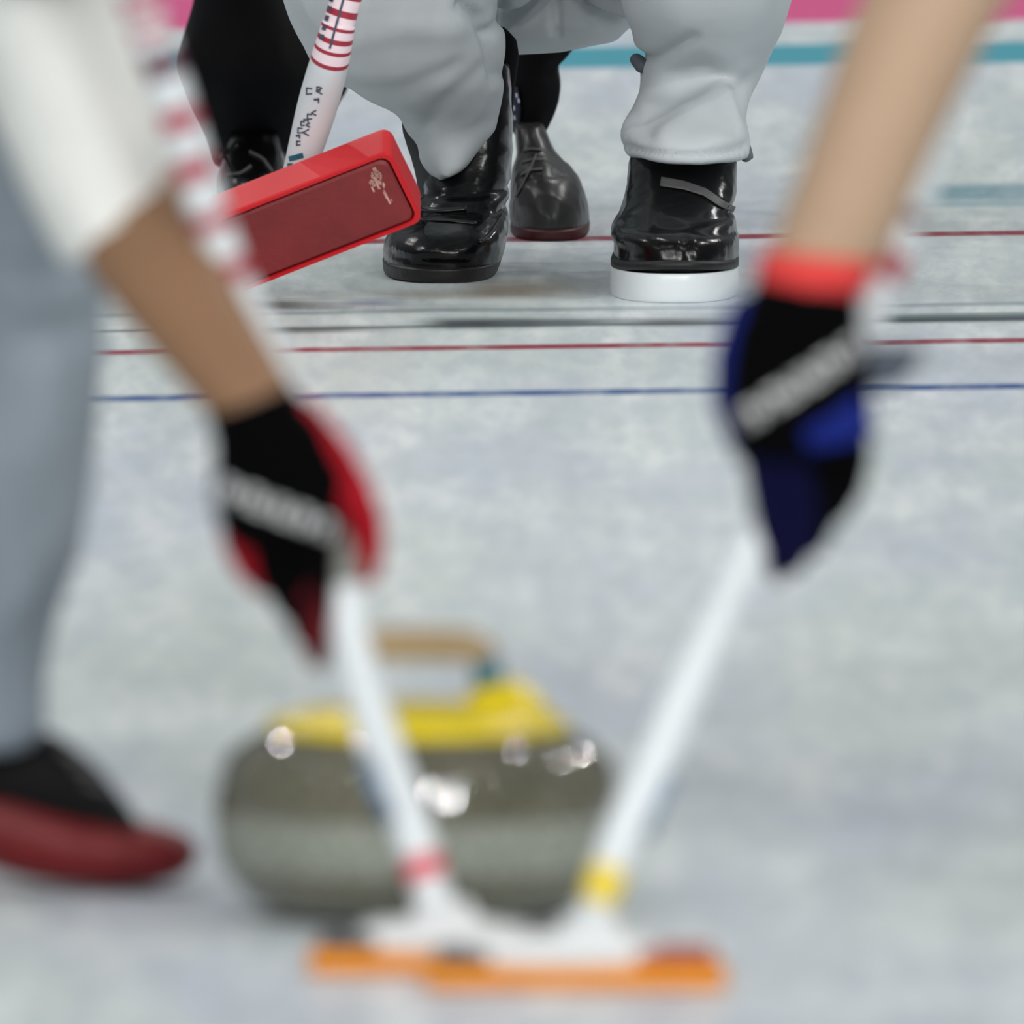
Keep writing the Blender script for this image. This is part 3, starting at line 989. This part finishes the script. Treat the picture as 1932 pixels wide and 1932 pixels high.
mb.tube([hp + V((-0.09, 0, -0.04)), kL.lerp(hp, 0.3), kL], [0.105, 0.092, 0.078], 20)
mb.tube([hp + V((0.09, 0, -0.04)), kR.lerp(hp, 0.3), kR], [0.105, 0.092, 0.074], 20)
mb.loft([(330, -560, 580, -560, 35.62, 0.075), (350, -250, 560, -250, 35.64, 0.075), (366, -60, 530, -60, 35.64, 0.072), (366, 0, 540, 0, 35.64, 0.072), (346, 60, 566, 60, 35.64, 0.078), (330, 115, 592, 125, 35.64, 0.085), (345, 165, 600, 160, 35.65, 0.085),
         (368, 215, 580, 215, 35.67, 0.08), (392, 270, 560, 265, 35.69, 0.072), (404, 312, 548, 305, 35.70, 0.066)], 30, sub=3)
mb.loft([(560, 80, 640, 140, 35.66, 0.05), (572, 120, 656, 160, 35.67, 0.05), (590, 160, 642, 186, 35.67, 0.04), (608, 200, 630, 215, 35.67, 0.02)], 20, sub=3)
mb.loft([(925, -560, 1140, -560, 35.36, 0.072), (930, -250, 1120, -250, 35.36, 0.07), (945, -60, 1100, -60, 35.36, 0.068), (948, 60, 1088, 70, 35.36, 0.066), (950, 100, 1082, 96, 35.36, 0.064), (952, 126, 1052, 120, 35.36, 0.06), (955, 170, 1058, 160, 35.355, 0.056), (962, 215, 1048, 205, 35.35, 0.05), (980, 262, 1026, 246, 35.345, 0.04)], 30, sub=3)
mb.fuse('trousers', [M['black_cloth']], pk, 0.005, 4, warp=folds(0.0035, 16, (1, 1, 0.6), 8.0))
YS = G(1040, 456).y
ur = [(440, 962, 1112, 0.004, 0.26), (425, 962, 1110, 0.004, 0.26), (400, 962, 1107, 0.006, 0.26), (370, 964, 1098, 0.014, 0.26), (345, 966, 1086, 0.028, 0.26), (325, 970, 1068, 0.05, 0.258), (308, 976, 1052, 0.08, 0.255), (292, 976, 1044, 0.11, 0.25), (270, 974, 1036, 0.13, 0.245), (240, 972, 1022, 0.15, 0.24)]
sr = [(456, 966, 1108, 0.003, 0.262), (451, 963, 1112, 0.0, 0.264), (438, 963, 1113, -0.001, 0.264), (433, 966, 1110, 0.003, 0.262)]
sR = boot('shoe', pk, ur, sr, YS, M['leather_far'], M['sole_darkred'], 'dark red sole', warp=boot_warp(2.2, [([(985, 345), (1020, 330), (1060, 335)], 35.1, 0.003, 0.003)]))
mb = MB()
strip(mb, sR, [(972, 372), (992, 335), (1012, 290)], 2.2, 0.003, 10, 2)
strip(mb, sR, [(982, 330), (1000, 320), (1024, 318)], 2.5, 0.002, 8, 2)
strip(mb, sR, [(984, 306), (1002, 300), (1026, 300)], 2.5, 0.002, 8, 2)
strip(mb, sR, [(986, 284), (1002, 280), (1022, 282)], 2.5, 0.002, 8, 2)
mb.build('laces', [M['lace']], sR)
mb = MB()
btk = world_tree([c for c in bpy.data.objects if c.parent == pk and c.name.startswith('trousers')][0])
strip(mb, btk, [(966, 165), (972, 205), (972, 246)], 11, 0.004, 10, 3)
st = mb.build('ankle_strap', [M['strap_navy']], pk)
mb = MB()
bts = world_tree(st)
for x, y in ((960, 178), (974, 180), (969, 204), (962, 205), (978, 190), (970, 222)):
    strip(mb, bts, [(x, y - 4), (x + 1, y + 4)], 1.8, 0.0006, 2, 1, lift=0.0005)
mb.build('flecks', [M['fleck']], st, False)
YS2 = G(470, 402).y
ul = [(388, 408, 545, 0.004, 0.26), (370, 406, 548, 0.004, 0.26), (345, 410, 546, 0.012, 0.26), (322, 418, 540, 0.035, 0.26), (300, 424, 534, 0.07, 0.255), (280, 428, 530, 0.10, 0.25), (250, 430, 530, 0.12, 0.25)]
sl = [(402, 412, 541, 0.003, 0.262), (396, 407, 547, 0.0, 0.264), (388, 407, 548, 0.0, 0.264), (384, 411, 544, 0.003, 0.262)]
sLk = boot('shoe', pk, ul, sl, YS2, M['leather'], M['sole_black'])
mb = MB()
strip(mb, sLk, [(414, 300), (426, 285), (440, 262)], 4, 0.003, 8, 2)
strip(mb, sLk, [(426, 330), (455, 326), (474, 312)], 2.5, 0.003, 8, 2)
strip(mb, sLk, [(470, 285), (496, 298), (516, 325)], 2.5, 0.003, 8, 2)
mb.build('laces', [M['lace']], sLk)

# ------------------------------------------------------------------ sweeper on the left
lb_ = G(-150, 1680)
mb = MB()
elb, wri = W(225, 330, 28.00), W(478, 775, 27.75)
shd = W(-60, -430, 28.06)
pel = W(-1150, -520, 28.30)
knee = W(20, 640, 28.28)
ank = W(-20, 1430, 28.36)
chest = shd + V((-0.06, 0.10, 0.04))
mb.tube([shd, W(70, 0, 28.03), elb], [0.058, 0.052, 0.046], 18)
mb.loft([(70, 330, 300, 240, 28.0, 0.046), (120, 430, 345, 345, 27.95, 0.046), (168, 520, 398, 440, 27.895, 0.045), (238, 610, 455, 545, 27.84, 0.044), (318, 705, 512, 645, 27.79, 0.041), (392, 790, 556, 728, 27.757, 0.036), (425, 840, 570, 790, 27.76, 0.024), (450, 900, 590, 870, 27.762, 0.010)], 24, sub=3)
mb.tube([chest + V((-0.02, 0.02, -0.02)), shd], [0.075, 0.06], 16)
sh2 = chest + V((0.02, 0.14, 0.03))
el2, wr2 = W(290, -560, 28.14), W(195, -262, 27.90)
mb.tube([chest, sh2, el2, wr2], [0.07, 0.056, 0.043, 0.028], 16)
mb.tube([pel, pel.lerp(chest, 0.5) + V((0, 0, 0.03)), chest], [0.125, 0.125, 0.14], 20)
nk_ = chest + V((0.13, 0.03, 0.07))
hd = nk_ + V((0.13, -0.01, 0.07))
up, f, side = add_head(mb, nk_, hd, (0.5, -0.2, -0.8))
mb.tube([pel + V((0, -0.07, 0)), knee, ank, ank + V((0.02, 0, -0.04))], [0.085, 0.055, 0.038, 0.034], 16)
kn2, an2 = W(-900, 500, 28.55), W(-1250, 1480, 28.62)
mb.tube([pel + V((0, 0.07, 0)), kn2, an2], [0.085, 0.055, 0.038], 16)
ps = mb.fuse('person', [M['skin_tan_shaded']], None, 0.0085, 6, origin=lb_)
tag(ps, 'sweeper in white sleeve, grey trousers and red-bottomed shoe, holding a broom in a red glove', 'person', 'curlers on the ice')
add_hair(ps, hd, up, f)
mb = MB()
mb.loft([(-330, -430, 130, -520, 28.06, 0.085), (-210, -200, 200, -220, 28.04, 0.08), (-120, -40, 248, -50, 28.02, 0.075), (-50, 110, 272, 60, 28.01, 0.072), (0, 240, 298, 170, 28.00, 0.069), (45, 345, 318, 275, 27.98, 0.066), (82, 425, 330, 345, 27.965, 0.063), (118, 494, 338, 392, 27.95, 0.060)], 32, sub=4)
mb.tube([pel + V((0.02, 0, 0.0)), pel.lerp(chest, 0.5) + V((0, 0, 0.03)), chest + V((0.03, 0, 0.01))], [0.16, 0.165, 0.165], 22)
mb.tube([chest, sh2, el2, el2.lerp(wr2, 0.6)], [0.09, 0.075, 0.06, 0.05], 16)
mb.tube([chest + V((0.05, 0, 0.02)), shd], [0.11, 0.085], 18)
jk = mb.fuse('jacket', [M['white_jacket']], ps, 0.007, 6, warp=folds(0.003, 12, (1, 1, 1), 1.7))
mb = MB()
mb.loft([(96, 452, 335, 366, 27.958, 0.0635), (120, 498, 341, 395, 27.95, 0.0615)], 32, sub=3)
cf = mb.build('cuff', [M['white_jacket']], jk)
mb = MB()
mb.loft([(-1300, -200, -900, -620, 28.22, 0.11), (-800, 60, -500, -420, 28.22, 0.11), (-470, 330, -100, -120, 28.24, 0.105), (-280, 560, 130, 300, 28.26, 0.095), (-215, 700, 196, 560, 28.28, 0.09), (-205, 800, 200, 750, 28.29, 0.086), (-200, 900, 176, 885, 28.30, 0.084), (-185, 1040, 136, 1050, 28.31, 0.08),
         (-170, 1170, 92, 1180, 28.33, 0.076), (-150, 1290, 72, 1290, 28.34, 0.072), (-130, 1410, 84, 1385, 28.35, 0.072)], 32, sub=3)
mb.tube([pel + V((-0.03, -0.05, 0)), pel + V((-0.03, 0.05, 0))], [0.15, 0.15], 22)
mb.tube([pel + V((0, 0.07, 0)), kn2, an2 + V((0, 0, 0.05))], [0.12, 0.095, 0.075], 20)
mb.fuse('trousers', [M['grey_trousers_near']], ps, 0.008, 6, warp=folds(0.006, 9, (1, 1, 0.6), 4.0, [([(-50, 560), (60, 640), (150, 620)], 28.2, 0.014, 0.010), ([(-60, 480), (40, 520), (110, 500)], 28.2, 0.012, 0.008)]))
# shoe: black upper inside a red rubber gripper, toe to the right, heel lifted
def side_shoe(parent, dx=0, dy=0, dY=0.0, Yc=28.335, name='shoe'):
    mb = MB()
    up_ = [(-210, 1330, -235, 1440), (-150, 1320, -200, 1500), (-60, 1345, -120, 1560), (20, 1380, -20, 1600), (85, 1378, 60, 1620), (130, 1400, 125, 1630), (180, 1440, 190, 1640), (228, 1500, 245, 1640), (270, 1560, 285, 1640)]
    mb.loft([(a + dx, b + dy, c + dx, d + dy, Yc + dY, 0.036) for a, b, c, d in up_], 24, ex=2.4, sub=3)
    o = mb.fuse(name, [M['matte_upper']], parent, 0.005, 4)
    mb = MB()
    g = [(-275, 1420, -285, 1470, 0.022), (-225, 1415, -235, 1530, 0.036), (-130, 1445, -150, 1585, 0.040), (-50, 1466, -60, 1622, 0.042), (20, 1482, 15, 1650, 0.044), (100, 1512, 95, 1667, 0.046), (190, 1535, 190, 1674, 0.047), (270, 1550, 275, 1672, 0.044), (335, 1564, 340, 1655, 0.037), (365, 1582, 368, 1632, 0.026), (378, 1600, 379, 1612, 0.010)]
    mb.loft([(a + dx, b + dy, c + dx, d + dy, Yc + dY, e) for a, b, c, d, e in g], 26, ex=2.5, sub=3)
    mb.fuse('gripper', [M['red_rubber']], o, 0.005, 4)['label'] = 'red rubber gripper'
    mb = MB()
    for (x0, y0), (x1, y1) in (((118, 1418), (168, 1436)), ((140, 1446), (192, 1462)), ((160, 1474), (212, 1490))):
        strip(mb, o, [(x0 + dx, y0 + dy), ((x0 + x1) / 2 + dx, (y0 + y1) / 2 + 2 + dy), (x1 + dx, y1 + dy)], 7, 0.004, 6, 2)
    mb.build('laces', [M['lace']], o)
    return o
side_shoe(ps)
side_shoe(ps, -1200, -52, 0.29)

# glove, red and black, back of the hand towards us, fingers down along the shaft
def px_tube(mb, pts, slot, n=14):
    mb.tube([W(x, y, Y) for x, y, Y, r in pts], [r for x, y, Y, r in pts], n, slot)
mb = MB()
mb.loft([(388, 788, 554, 722, 27.755, 0.041), (402, 826, 572, 768, 27.755, 0.039), (404, 868, 592, 815, 27.755, 0.034), (400, 915, 616, 880, 27.755, 0.029), (403, 958, 634, 940, 27.757, 0.026), (418, 1000, 640, 1000, 27.762, 0.024), (450, 1030, 636, 1045, 27.765, 0.020)], 28, 0, ex=2.4, sub=3)
px_tube(mb, [(602, 985, 27.765, 0.0135), (600, 1060, 27.766, 0.0132), (598, 1130, 27.770, 0.0128)], 0)
px_tube(mb, [(598, 1130, 27.770, 0.0130), (598, 1190, 27.776, 0.0118), (599, 1240, 27.784, 0.0092)], 2)
px_tube(mb, [(556, 985, 27.762, 0.0122), (554, 1060, 27.766, 0.0126), (562, 1135, 27.776, 0.0120), (576, 1196, 27.788, 0.0098)], 0)
px_tube(mb, [(502, 975, 27.764, 0.0124), (508, 1045, 27.770, 0.0122), (526, 1105, 27.782, 0.0114), (546, 1150, 27.796, 0.0094)], 0)
px_tube(mb, [(444, 965, 27.766, 0.0116), (446, 1020, 27.772, 0.0114), (468, 1070, 27.786, 0.0104), (498, 1104, 27.800, 0.0086)], 1)
px_tube(mb, [(560, 800, 27.765, 0.020), (618, 868, 27.772, 0.0195), (662, 930, 27.780, 0.0165), (688, 985, 27.790, 0.0140), (694, 1040, 27.797, 0.0122), (688, 1082, 27.802, 0.0100)], 1)
px_tube(mb, [(540, 830, 27.755, 0.026), (590, 905, 27.762, 0.022)], 0)
gl = mb.fuse('glove', [M['glove_black'], M['glove_red'], M['glove_darkred']], ps, 0.0032, 3,
             warp=folds(0.0, 10, creases=[([(578, 1005), (580, 1080), (586, 1180)], 27.77, 0.003, 0.0045), ([(530, 1005), (538, 1070), (556, 1140)], 27.77, 0.003, 0.0045), ([(474, 995), (478, 1045), (505, 1098)], 27.77, 0.003, 0.0045)]))
gl['label'] = 'black and red glove with a pale print across the knuckles'

def knuckle_print(glove, a, b, hw, parent):
    bt = world_tree(glove)
    mb = MB()
    strip(mb, bt, [a, b], hw, 0.0012, 24, 5, 0, 0.0)
    o = mb.build('print_strip', [M['glove_black']], parent)
    mb = MB()
    bt2 = world_tree(o)
    A, B = Vector(a), Vector(b)
    t = (B - A).normalized()
    nrm = Vector((-t.y, t.x))
    L = (B - A).length
    k = 9
    for i in range(k):      # small upright strokes and bars like block capitals
        c = A + t * L * (i + 0.5) / k
        w = L / k * 0.34
        h = hw * 0.72
        strip(mb, bt2, [c - t * w - nrm * h, c - t * w + nrm * h], 4.2, 0.0008, 4, 1, 0, 0.0003)
        if i % 3 != 1:
            strip(mb, bt2, [c - t * w + nrm * h * (0.8 if i % 2 else -0.8), c + t * w + nrm * h * (0.8 if i % 2 else -0.8)], 4.2, 0.0008, 4, 1, 0, 0.0003)
        if i % 2 == 0:
            strip(mb, bt2, [c + t * w - nrm * h, c + t * w + nrm * h], 4.2, 0.0008, 4, 1, 0, 0.0003)
        else:
            strip(mb, bt2, [c - t * w, c + t * w], 3.6, 0.0008, 4, 1, 0, 0.0003)
    mb.build('lettering', [M['logo_print']], o, False)
    return o
knuckle_print(gl, (412, 918), (626, 1000), 25, gl)
# upper hand (above the picture)
grip_glove('glove', W(172, -245, 27.85), W(10, -700, 27.84) - W(172, -245, 27.85), ps, [M['glove_black']], 1)

# ------------------------------------------------------------------ sweeper on the right
rb_ = G(2500, 1700)
mb = MB()
elb = W(2040, -520, 27.70)
shd = W(2330, -1120, 27.86)
mb.loft([(1900, -560, 2190, -480, 27.71, 0.052), (1790, -330, 2090, -290, 27.70, 0.054), (1686, -130, 1985, -110, 27.685, 0.054), (1612, 20, 1892, 20, 27.67, 0.052), (1560, 160, 1822, 160, 27.66, 0.050), (1505, 320, 1742, 330, 27.65, 0.046), (1462, 440, 1690, 452, 27.645, 0.042), (1440, 510, 1640, 530, 27.643, 0.038), (1450, 590, 1590, 590, 27.642, 0.024), (1450, 680, 1580, 680, 27.64, 0.010)], 26, sub=3)
mb.tube([elb, shd], [0.048, 0.058], 16)
chest = shd + V((0.08, 0.12, 0.05))
pel = W(3350, -1000, 28.15)
sh2 = chest + V((-0.02, 0.16, 0.0))
wr2 = W(2066, -530, 27.84)
el2 = W(2480, -700, 28.12)
mb.tube([chest, shd], [0.08, 0.06], 16)
mb.tube([chest, sh2, el2, wr2], [0.07, 0.056, 0.043, 0.028], 16)
mb.tube([pel, pel.lerp(chest, 0.5) + V((0, 0, 0.04)), chest], [0.125, 0.125, 0.14], 20)
nk_ = chest + V((-0.13, 0.03, 0.07))
hd = nk_ + V((-0.13, -0.01, 0.07))
up, f, side = add_head(mb, nk_, hd, (-0.5, -0.2, -0.8))
for s, kx, ax_, kY in ((-1, 2720, 2900, 28.05), (1, 3150, 3600, 28.4)):
    kn, an = W(kx, 560, kY), W(ax_, 1480, kY + 0.1)
    mb.tube([pel + V((0, s * 0.07, 0)), kn, an], [0.085, 0.055, 0.038], 16)
pr = mb.fuse('person', [M['skin_pale']], None, 0.0085, 6, origin=rb_)
tag(pr, 'sweeper whose bare forearm wears a red wristband and a blue and black glove', 'person', 'curlers on the ice')
add_hair(pr, hd, up, f)
mb = MB()
mb.tube([pel + V((-0.02, 0, 0)), pel.lerp(chest, 0.5) + V((0, 0, 0.03)), chest], [0.16, 0.165, 0.165], 22)
mb.tube([chest, shd, shd.lerp(elb, 0.7)], [0.11, 0.085, 0.068], 18)
mb.tube([chest, sh2, el2], [0.09, 0.075, 0.06], 16)
mb.fuse('jacket', [M['white_jacket']], pr, 0.01, 6, warp=folds(0.004, 14))
mb = MB()
mb.tube([pel + V((0.03, -0.05, 0)), pel + V((0.03, 0.05, 0))], [0.15, 0.15], 22)
for s, kx, ax_, kY in ((-1, 2720, 2900, 28.05), (1, 3150, 3600, 28.4)):
    kn, an = W(kx, 560, kY), W(ax_, 1480, kY + 0.1)
    mb.tube([pel + V((0, s * 0.07, 0)), kn, an + V((0, 0, 0.05))], [0.12, 0.095, 0.075], 20)
mb.fuse('trousers', [M['grey_trousers_near']], pr, 0.01, 6, warp=folds(0.005, 10))
for s, ax_, kY in ((-1, 2900, 28.15), (1, 3600, 28.5)):
    an = W(ax_, 1480, kY)
    mb = MB()
    mb.tube([V((an.x + 0.05, kY, 0.046)), V((an.x - 0.06, kY, 0.05)), V((an.x - 0.17, kY, 0.038))], [0.045, 0.046, 0.036], 18)
    mb.tube([V((an.x, kY, 0.05)), an + V((0, 0, 0.03))], [0.044, 0.046], 16)
    o = mb.fuse('shoe', [M['leather']], pr, 0.006, 4)
    mb = MB()
    mb.tube([V((an.x + 0.06, kY, 0.0125)), V((an.x - 0.19, kY, 0.0125))], [0.012, 0.012], 12)
    mb.box((an.x - 0.19, kY - 0.042, 0.0005), (an.x + 0.08, kY + 0.042, 0.018))
    mb.build('sole', [M['sole_black']], o, False, 0.006)

# glove, blue and black
mb = MB()
mb.loft([(1426, 520, 1622, 552, 27.64, 0.042), (1408, 585, 1622, 595, 27.638, 0.040), (1388, 640, 1632, 645, 27.636, 0.034), (1376, 700, 1640, 705, 27.634, 0.030), (1374, 760, 1640, 765, 27.632, 0.028), (1380, 815, 1636, 820, 27.634, 0.026), (1392, 865, 1632, 850, 27.638, 0.022)], 28, 0, ex=2.4, sub=3)
px_tube(mb, [(1604, 790, 27.638, 0.0120), (1614, 862, 27.644, 0.0116), (1602, 920, 27.654, 0.0108), (1580, 964, 27.666, 0.0088)], 0)
px_tube(mb, [(1548, 815, 27.636, 0.0124), (1562, 905, 27.642, 0.0122), (1554, 978, 27.654, 0.0112), (1534, 1028, 27.668, 0.0090)], 0)
px_tube(mb, [(1488, 820, 27.636, 0.0126), (1506, 930, 27.640, 0.0124), (1510, 1010, 27.650, 0.0112), (1498, 1062, 27.662, 0.0090)], 2)
px_tube(mb, [(1424, 815, 27.636, 0.0124), (1444, 930, 27.640, 0.0122), (1460, 1016, 27.646, 0.0114), (1470, 1076, 27.654, 0.0090)], 2)
# thumb on the left, closing behind the shaft
px_tube(mb, [(1420, 600, 27.655, 0.019), (1388, 680, 27.668, 0.0165), (1378, 760, 27.690, 0.0135), (1402, 830, 27.712, 0.0118), (1440, 880, 27.722, 0.010)], 1)
# blue panel at the heel of the little finger
mb.loft([(1560, 770, 1646, 740, 27.640, 0.024), (1538, 815, 1646, 790, 27.640, 0.025), (1530, 850, 1642, 838, 27.643, 0.022)], 20, 1, sub=2)
gr = mb.fuse('glove', [M['glove_black'], M['glove_blue'], M['glove_navy']], pr, 0.0032, 3,
             warp=folds(0.0, 10, creases=[([(1458, 850), (1474, 940), (1484, 1050)], 27.64, 0.003, 0.0045), ([(1520, 860), (1532, 930), (1524, 1035)], 27.64, 0.003, 0.0045), ([(1578, 860), (1586, 920), (1570, 975)], 27.64, 0.003, 0.0045)]))
gr['label'] = 'black and blue glove with a pale print across the knuckles'
mb = MB()
strip(mb, gr, [(1520, 832), (1580, 812), (1640, 782)], [18, 42], 0.002, 12, 6)
mb.build('heel_panel', [M['glove_blue']], gr)['label'] = 'bright blue panel below the knuckles'
knuckle_print(gr, (1402, 792), (1622, 650), 27, gr)
mb = MB()
mb.loft([(1434, 468, 1662, 488, 27.645, 0.047), (1430, 500, 1646, 522, 27.643, 0.047), (1422, 530, 1628, 558, 27.64, 0.045)], 28, ex=2.3, sub=3)
mb.fuse('wristband', [M['wrist_red']], pr, 0.004, 3)['label'] = 'red knitted wristband'
mb = MB()
mb.loft([(1620, 650, 1626, 740, 27.655, 0.006), (1670, 650, 1668, 732, 27.665, 0.005), (1722, 650, 1704, 722, 27.672, 0.004), (1746, 652, 1736, 682, 27.674, 0.003)], 14, ex=3.0, sub=2)
mb.build('closure_tab', [M['glove_tab']], gr)
grip_glove('glove', W(2036, -530, 27.815), W(2140, -800, 27.84) - W(2020, -480, 27.81), pr, [M['glove_black']], 1)

# ------------------------------------------------------------------ light: arena floodlights and the pale hall around them
LAMP = 172
wd = bpy.data.worlds.new('hall')
SC.world = wd
wd.use_nodes = True
nt = wd.node_tree
bg = nt.nodes['Background']
tc = nt.nodes.new('ShaderNodeTexCoord')
sp = nt.nodes.new('ShaderNodeSeparateXYZ')
rp = nt.nodes.new('ShaderNodeValToRGB')
nt.links.new(tc.outputs['Generated'], sp.inputs[0])
mr = nt.nodes.new('ShaderNodeMapRange')
mr.inputs[1].default_value = -1
mr.inputs[2].default_value = 1
nt.links.new(sp.outputs[2], mr.inputs[0])
nt.links.new(mr.outputs[0], rp.inputs['Fac'])
rp.color_ramp.elements[0].position = 0.48
rp.color_ramp.elements[0].color = (0.30, 0.33, 0.36, 1)
rp.color_ramp.elements[1].position = 0.75
rp.color_ramp.elements[1].color = (0.55, 0.58, 0.60, 1)
nt.links.new(rp.outputs['Color'], bg.inputs['Color'])
bg.inputs['Strength'].default_value = 0.34

ROWS = {-14: 0.3, -4: 1.3, 6: 6.6, 16: 2.4, 27: 0.6, 38: 2.3, 49: 2.6}
for y, k_ in ROWS.items():
    for x in (-12.5, -9.5, -5.5, -2.0, 4.2, 9.0, 10.6, 12.2):
        ld = bpy.data.lights.new('floodlight', 'AREA')
        ld.shape = 'DISK'
        ld.size = 0.2
        ld.energy = LAMP * k_ * random.uniform(0.3, 0.7)
        ld.color = (1.0, 0.99, 0.97)
        o = bpy.data.objects.new('floodlight', ld)
        COL.objects.link(o)
        o.location = (x + random.uniform(-0.4, 0.4), y + random.uniform(-0.8, 0.8), 11.5)
        if y < 20:
            o.rotation_euler = (Vector((0, 31, 0)) - o.location).to_track_quat('-Z', 'Y').to_euler()

# ------------------------------------------------------------------ camera
cd = bpy.data.cameras.new('camera')
cd.sensor_fit = 'HORIZONTAL'
cd.lens = 400.0
cd.sensor_width = 400.0 * 1932.0 / FPX
cd.clip_start = 1.0
cd.clip_end = 200.0
cd.dof.use_dof = True
cd.dof.focus_distance = 34.72
cd.dof.aperture_fstop = 3.2
cd.dof.aperture_blades = 0
cam = bpy.data.objects.new('camera', cd)
COL.objects.link(cam)
cam.location = CAM
cam.rotation_euler = (PI / 2 - PITCH, 0, 0)
SC.camera = cam

SC.view_settings.view_transform = 'Standard'
SC.view_settings.look = 'None'
SC.view_settings.exposure = -0.18
SC.view_settings.gamma = 1.0
SC.view_settings.use_curve_mapping = False
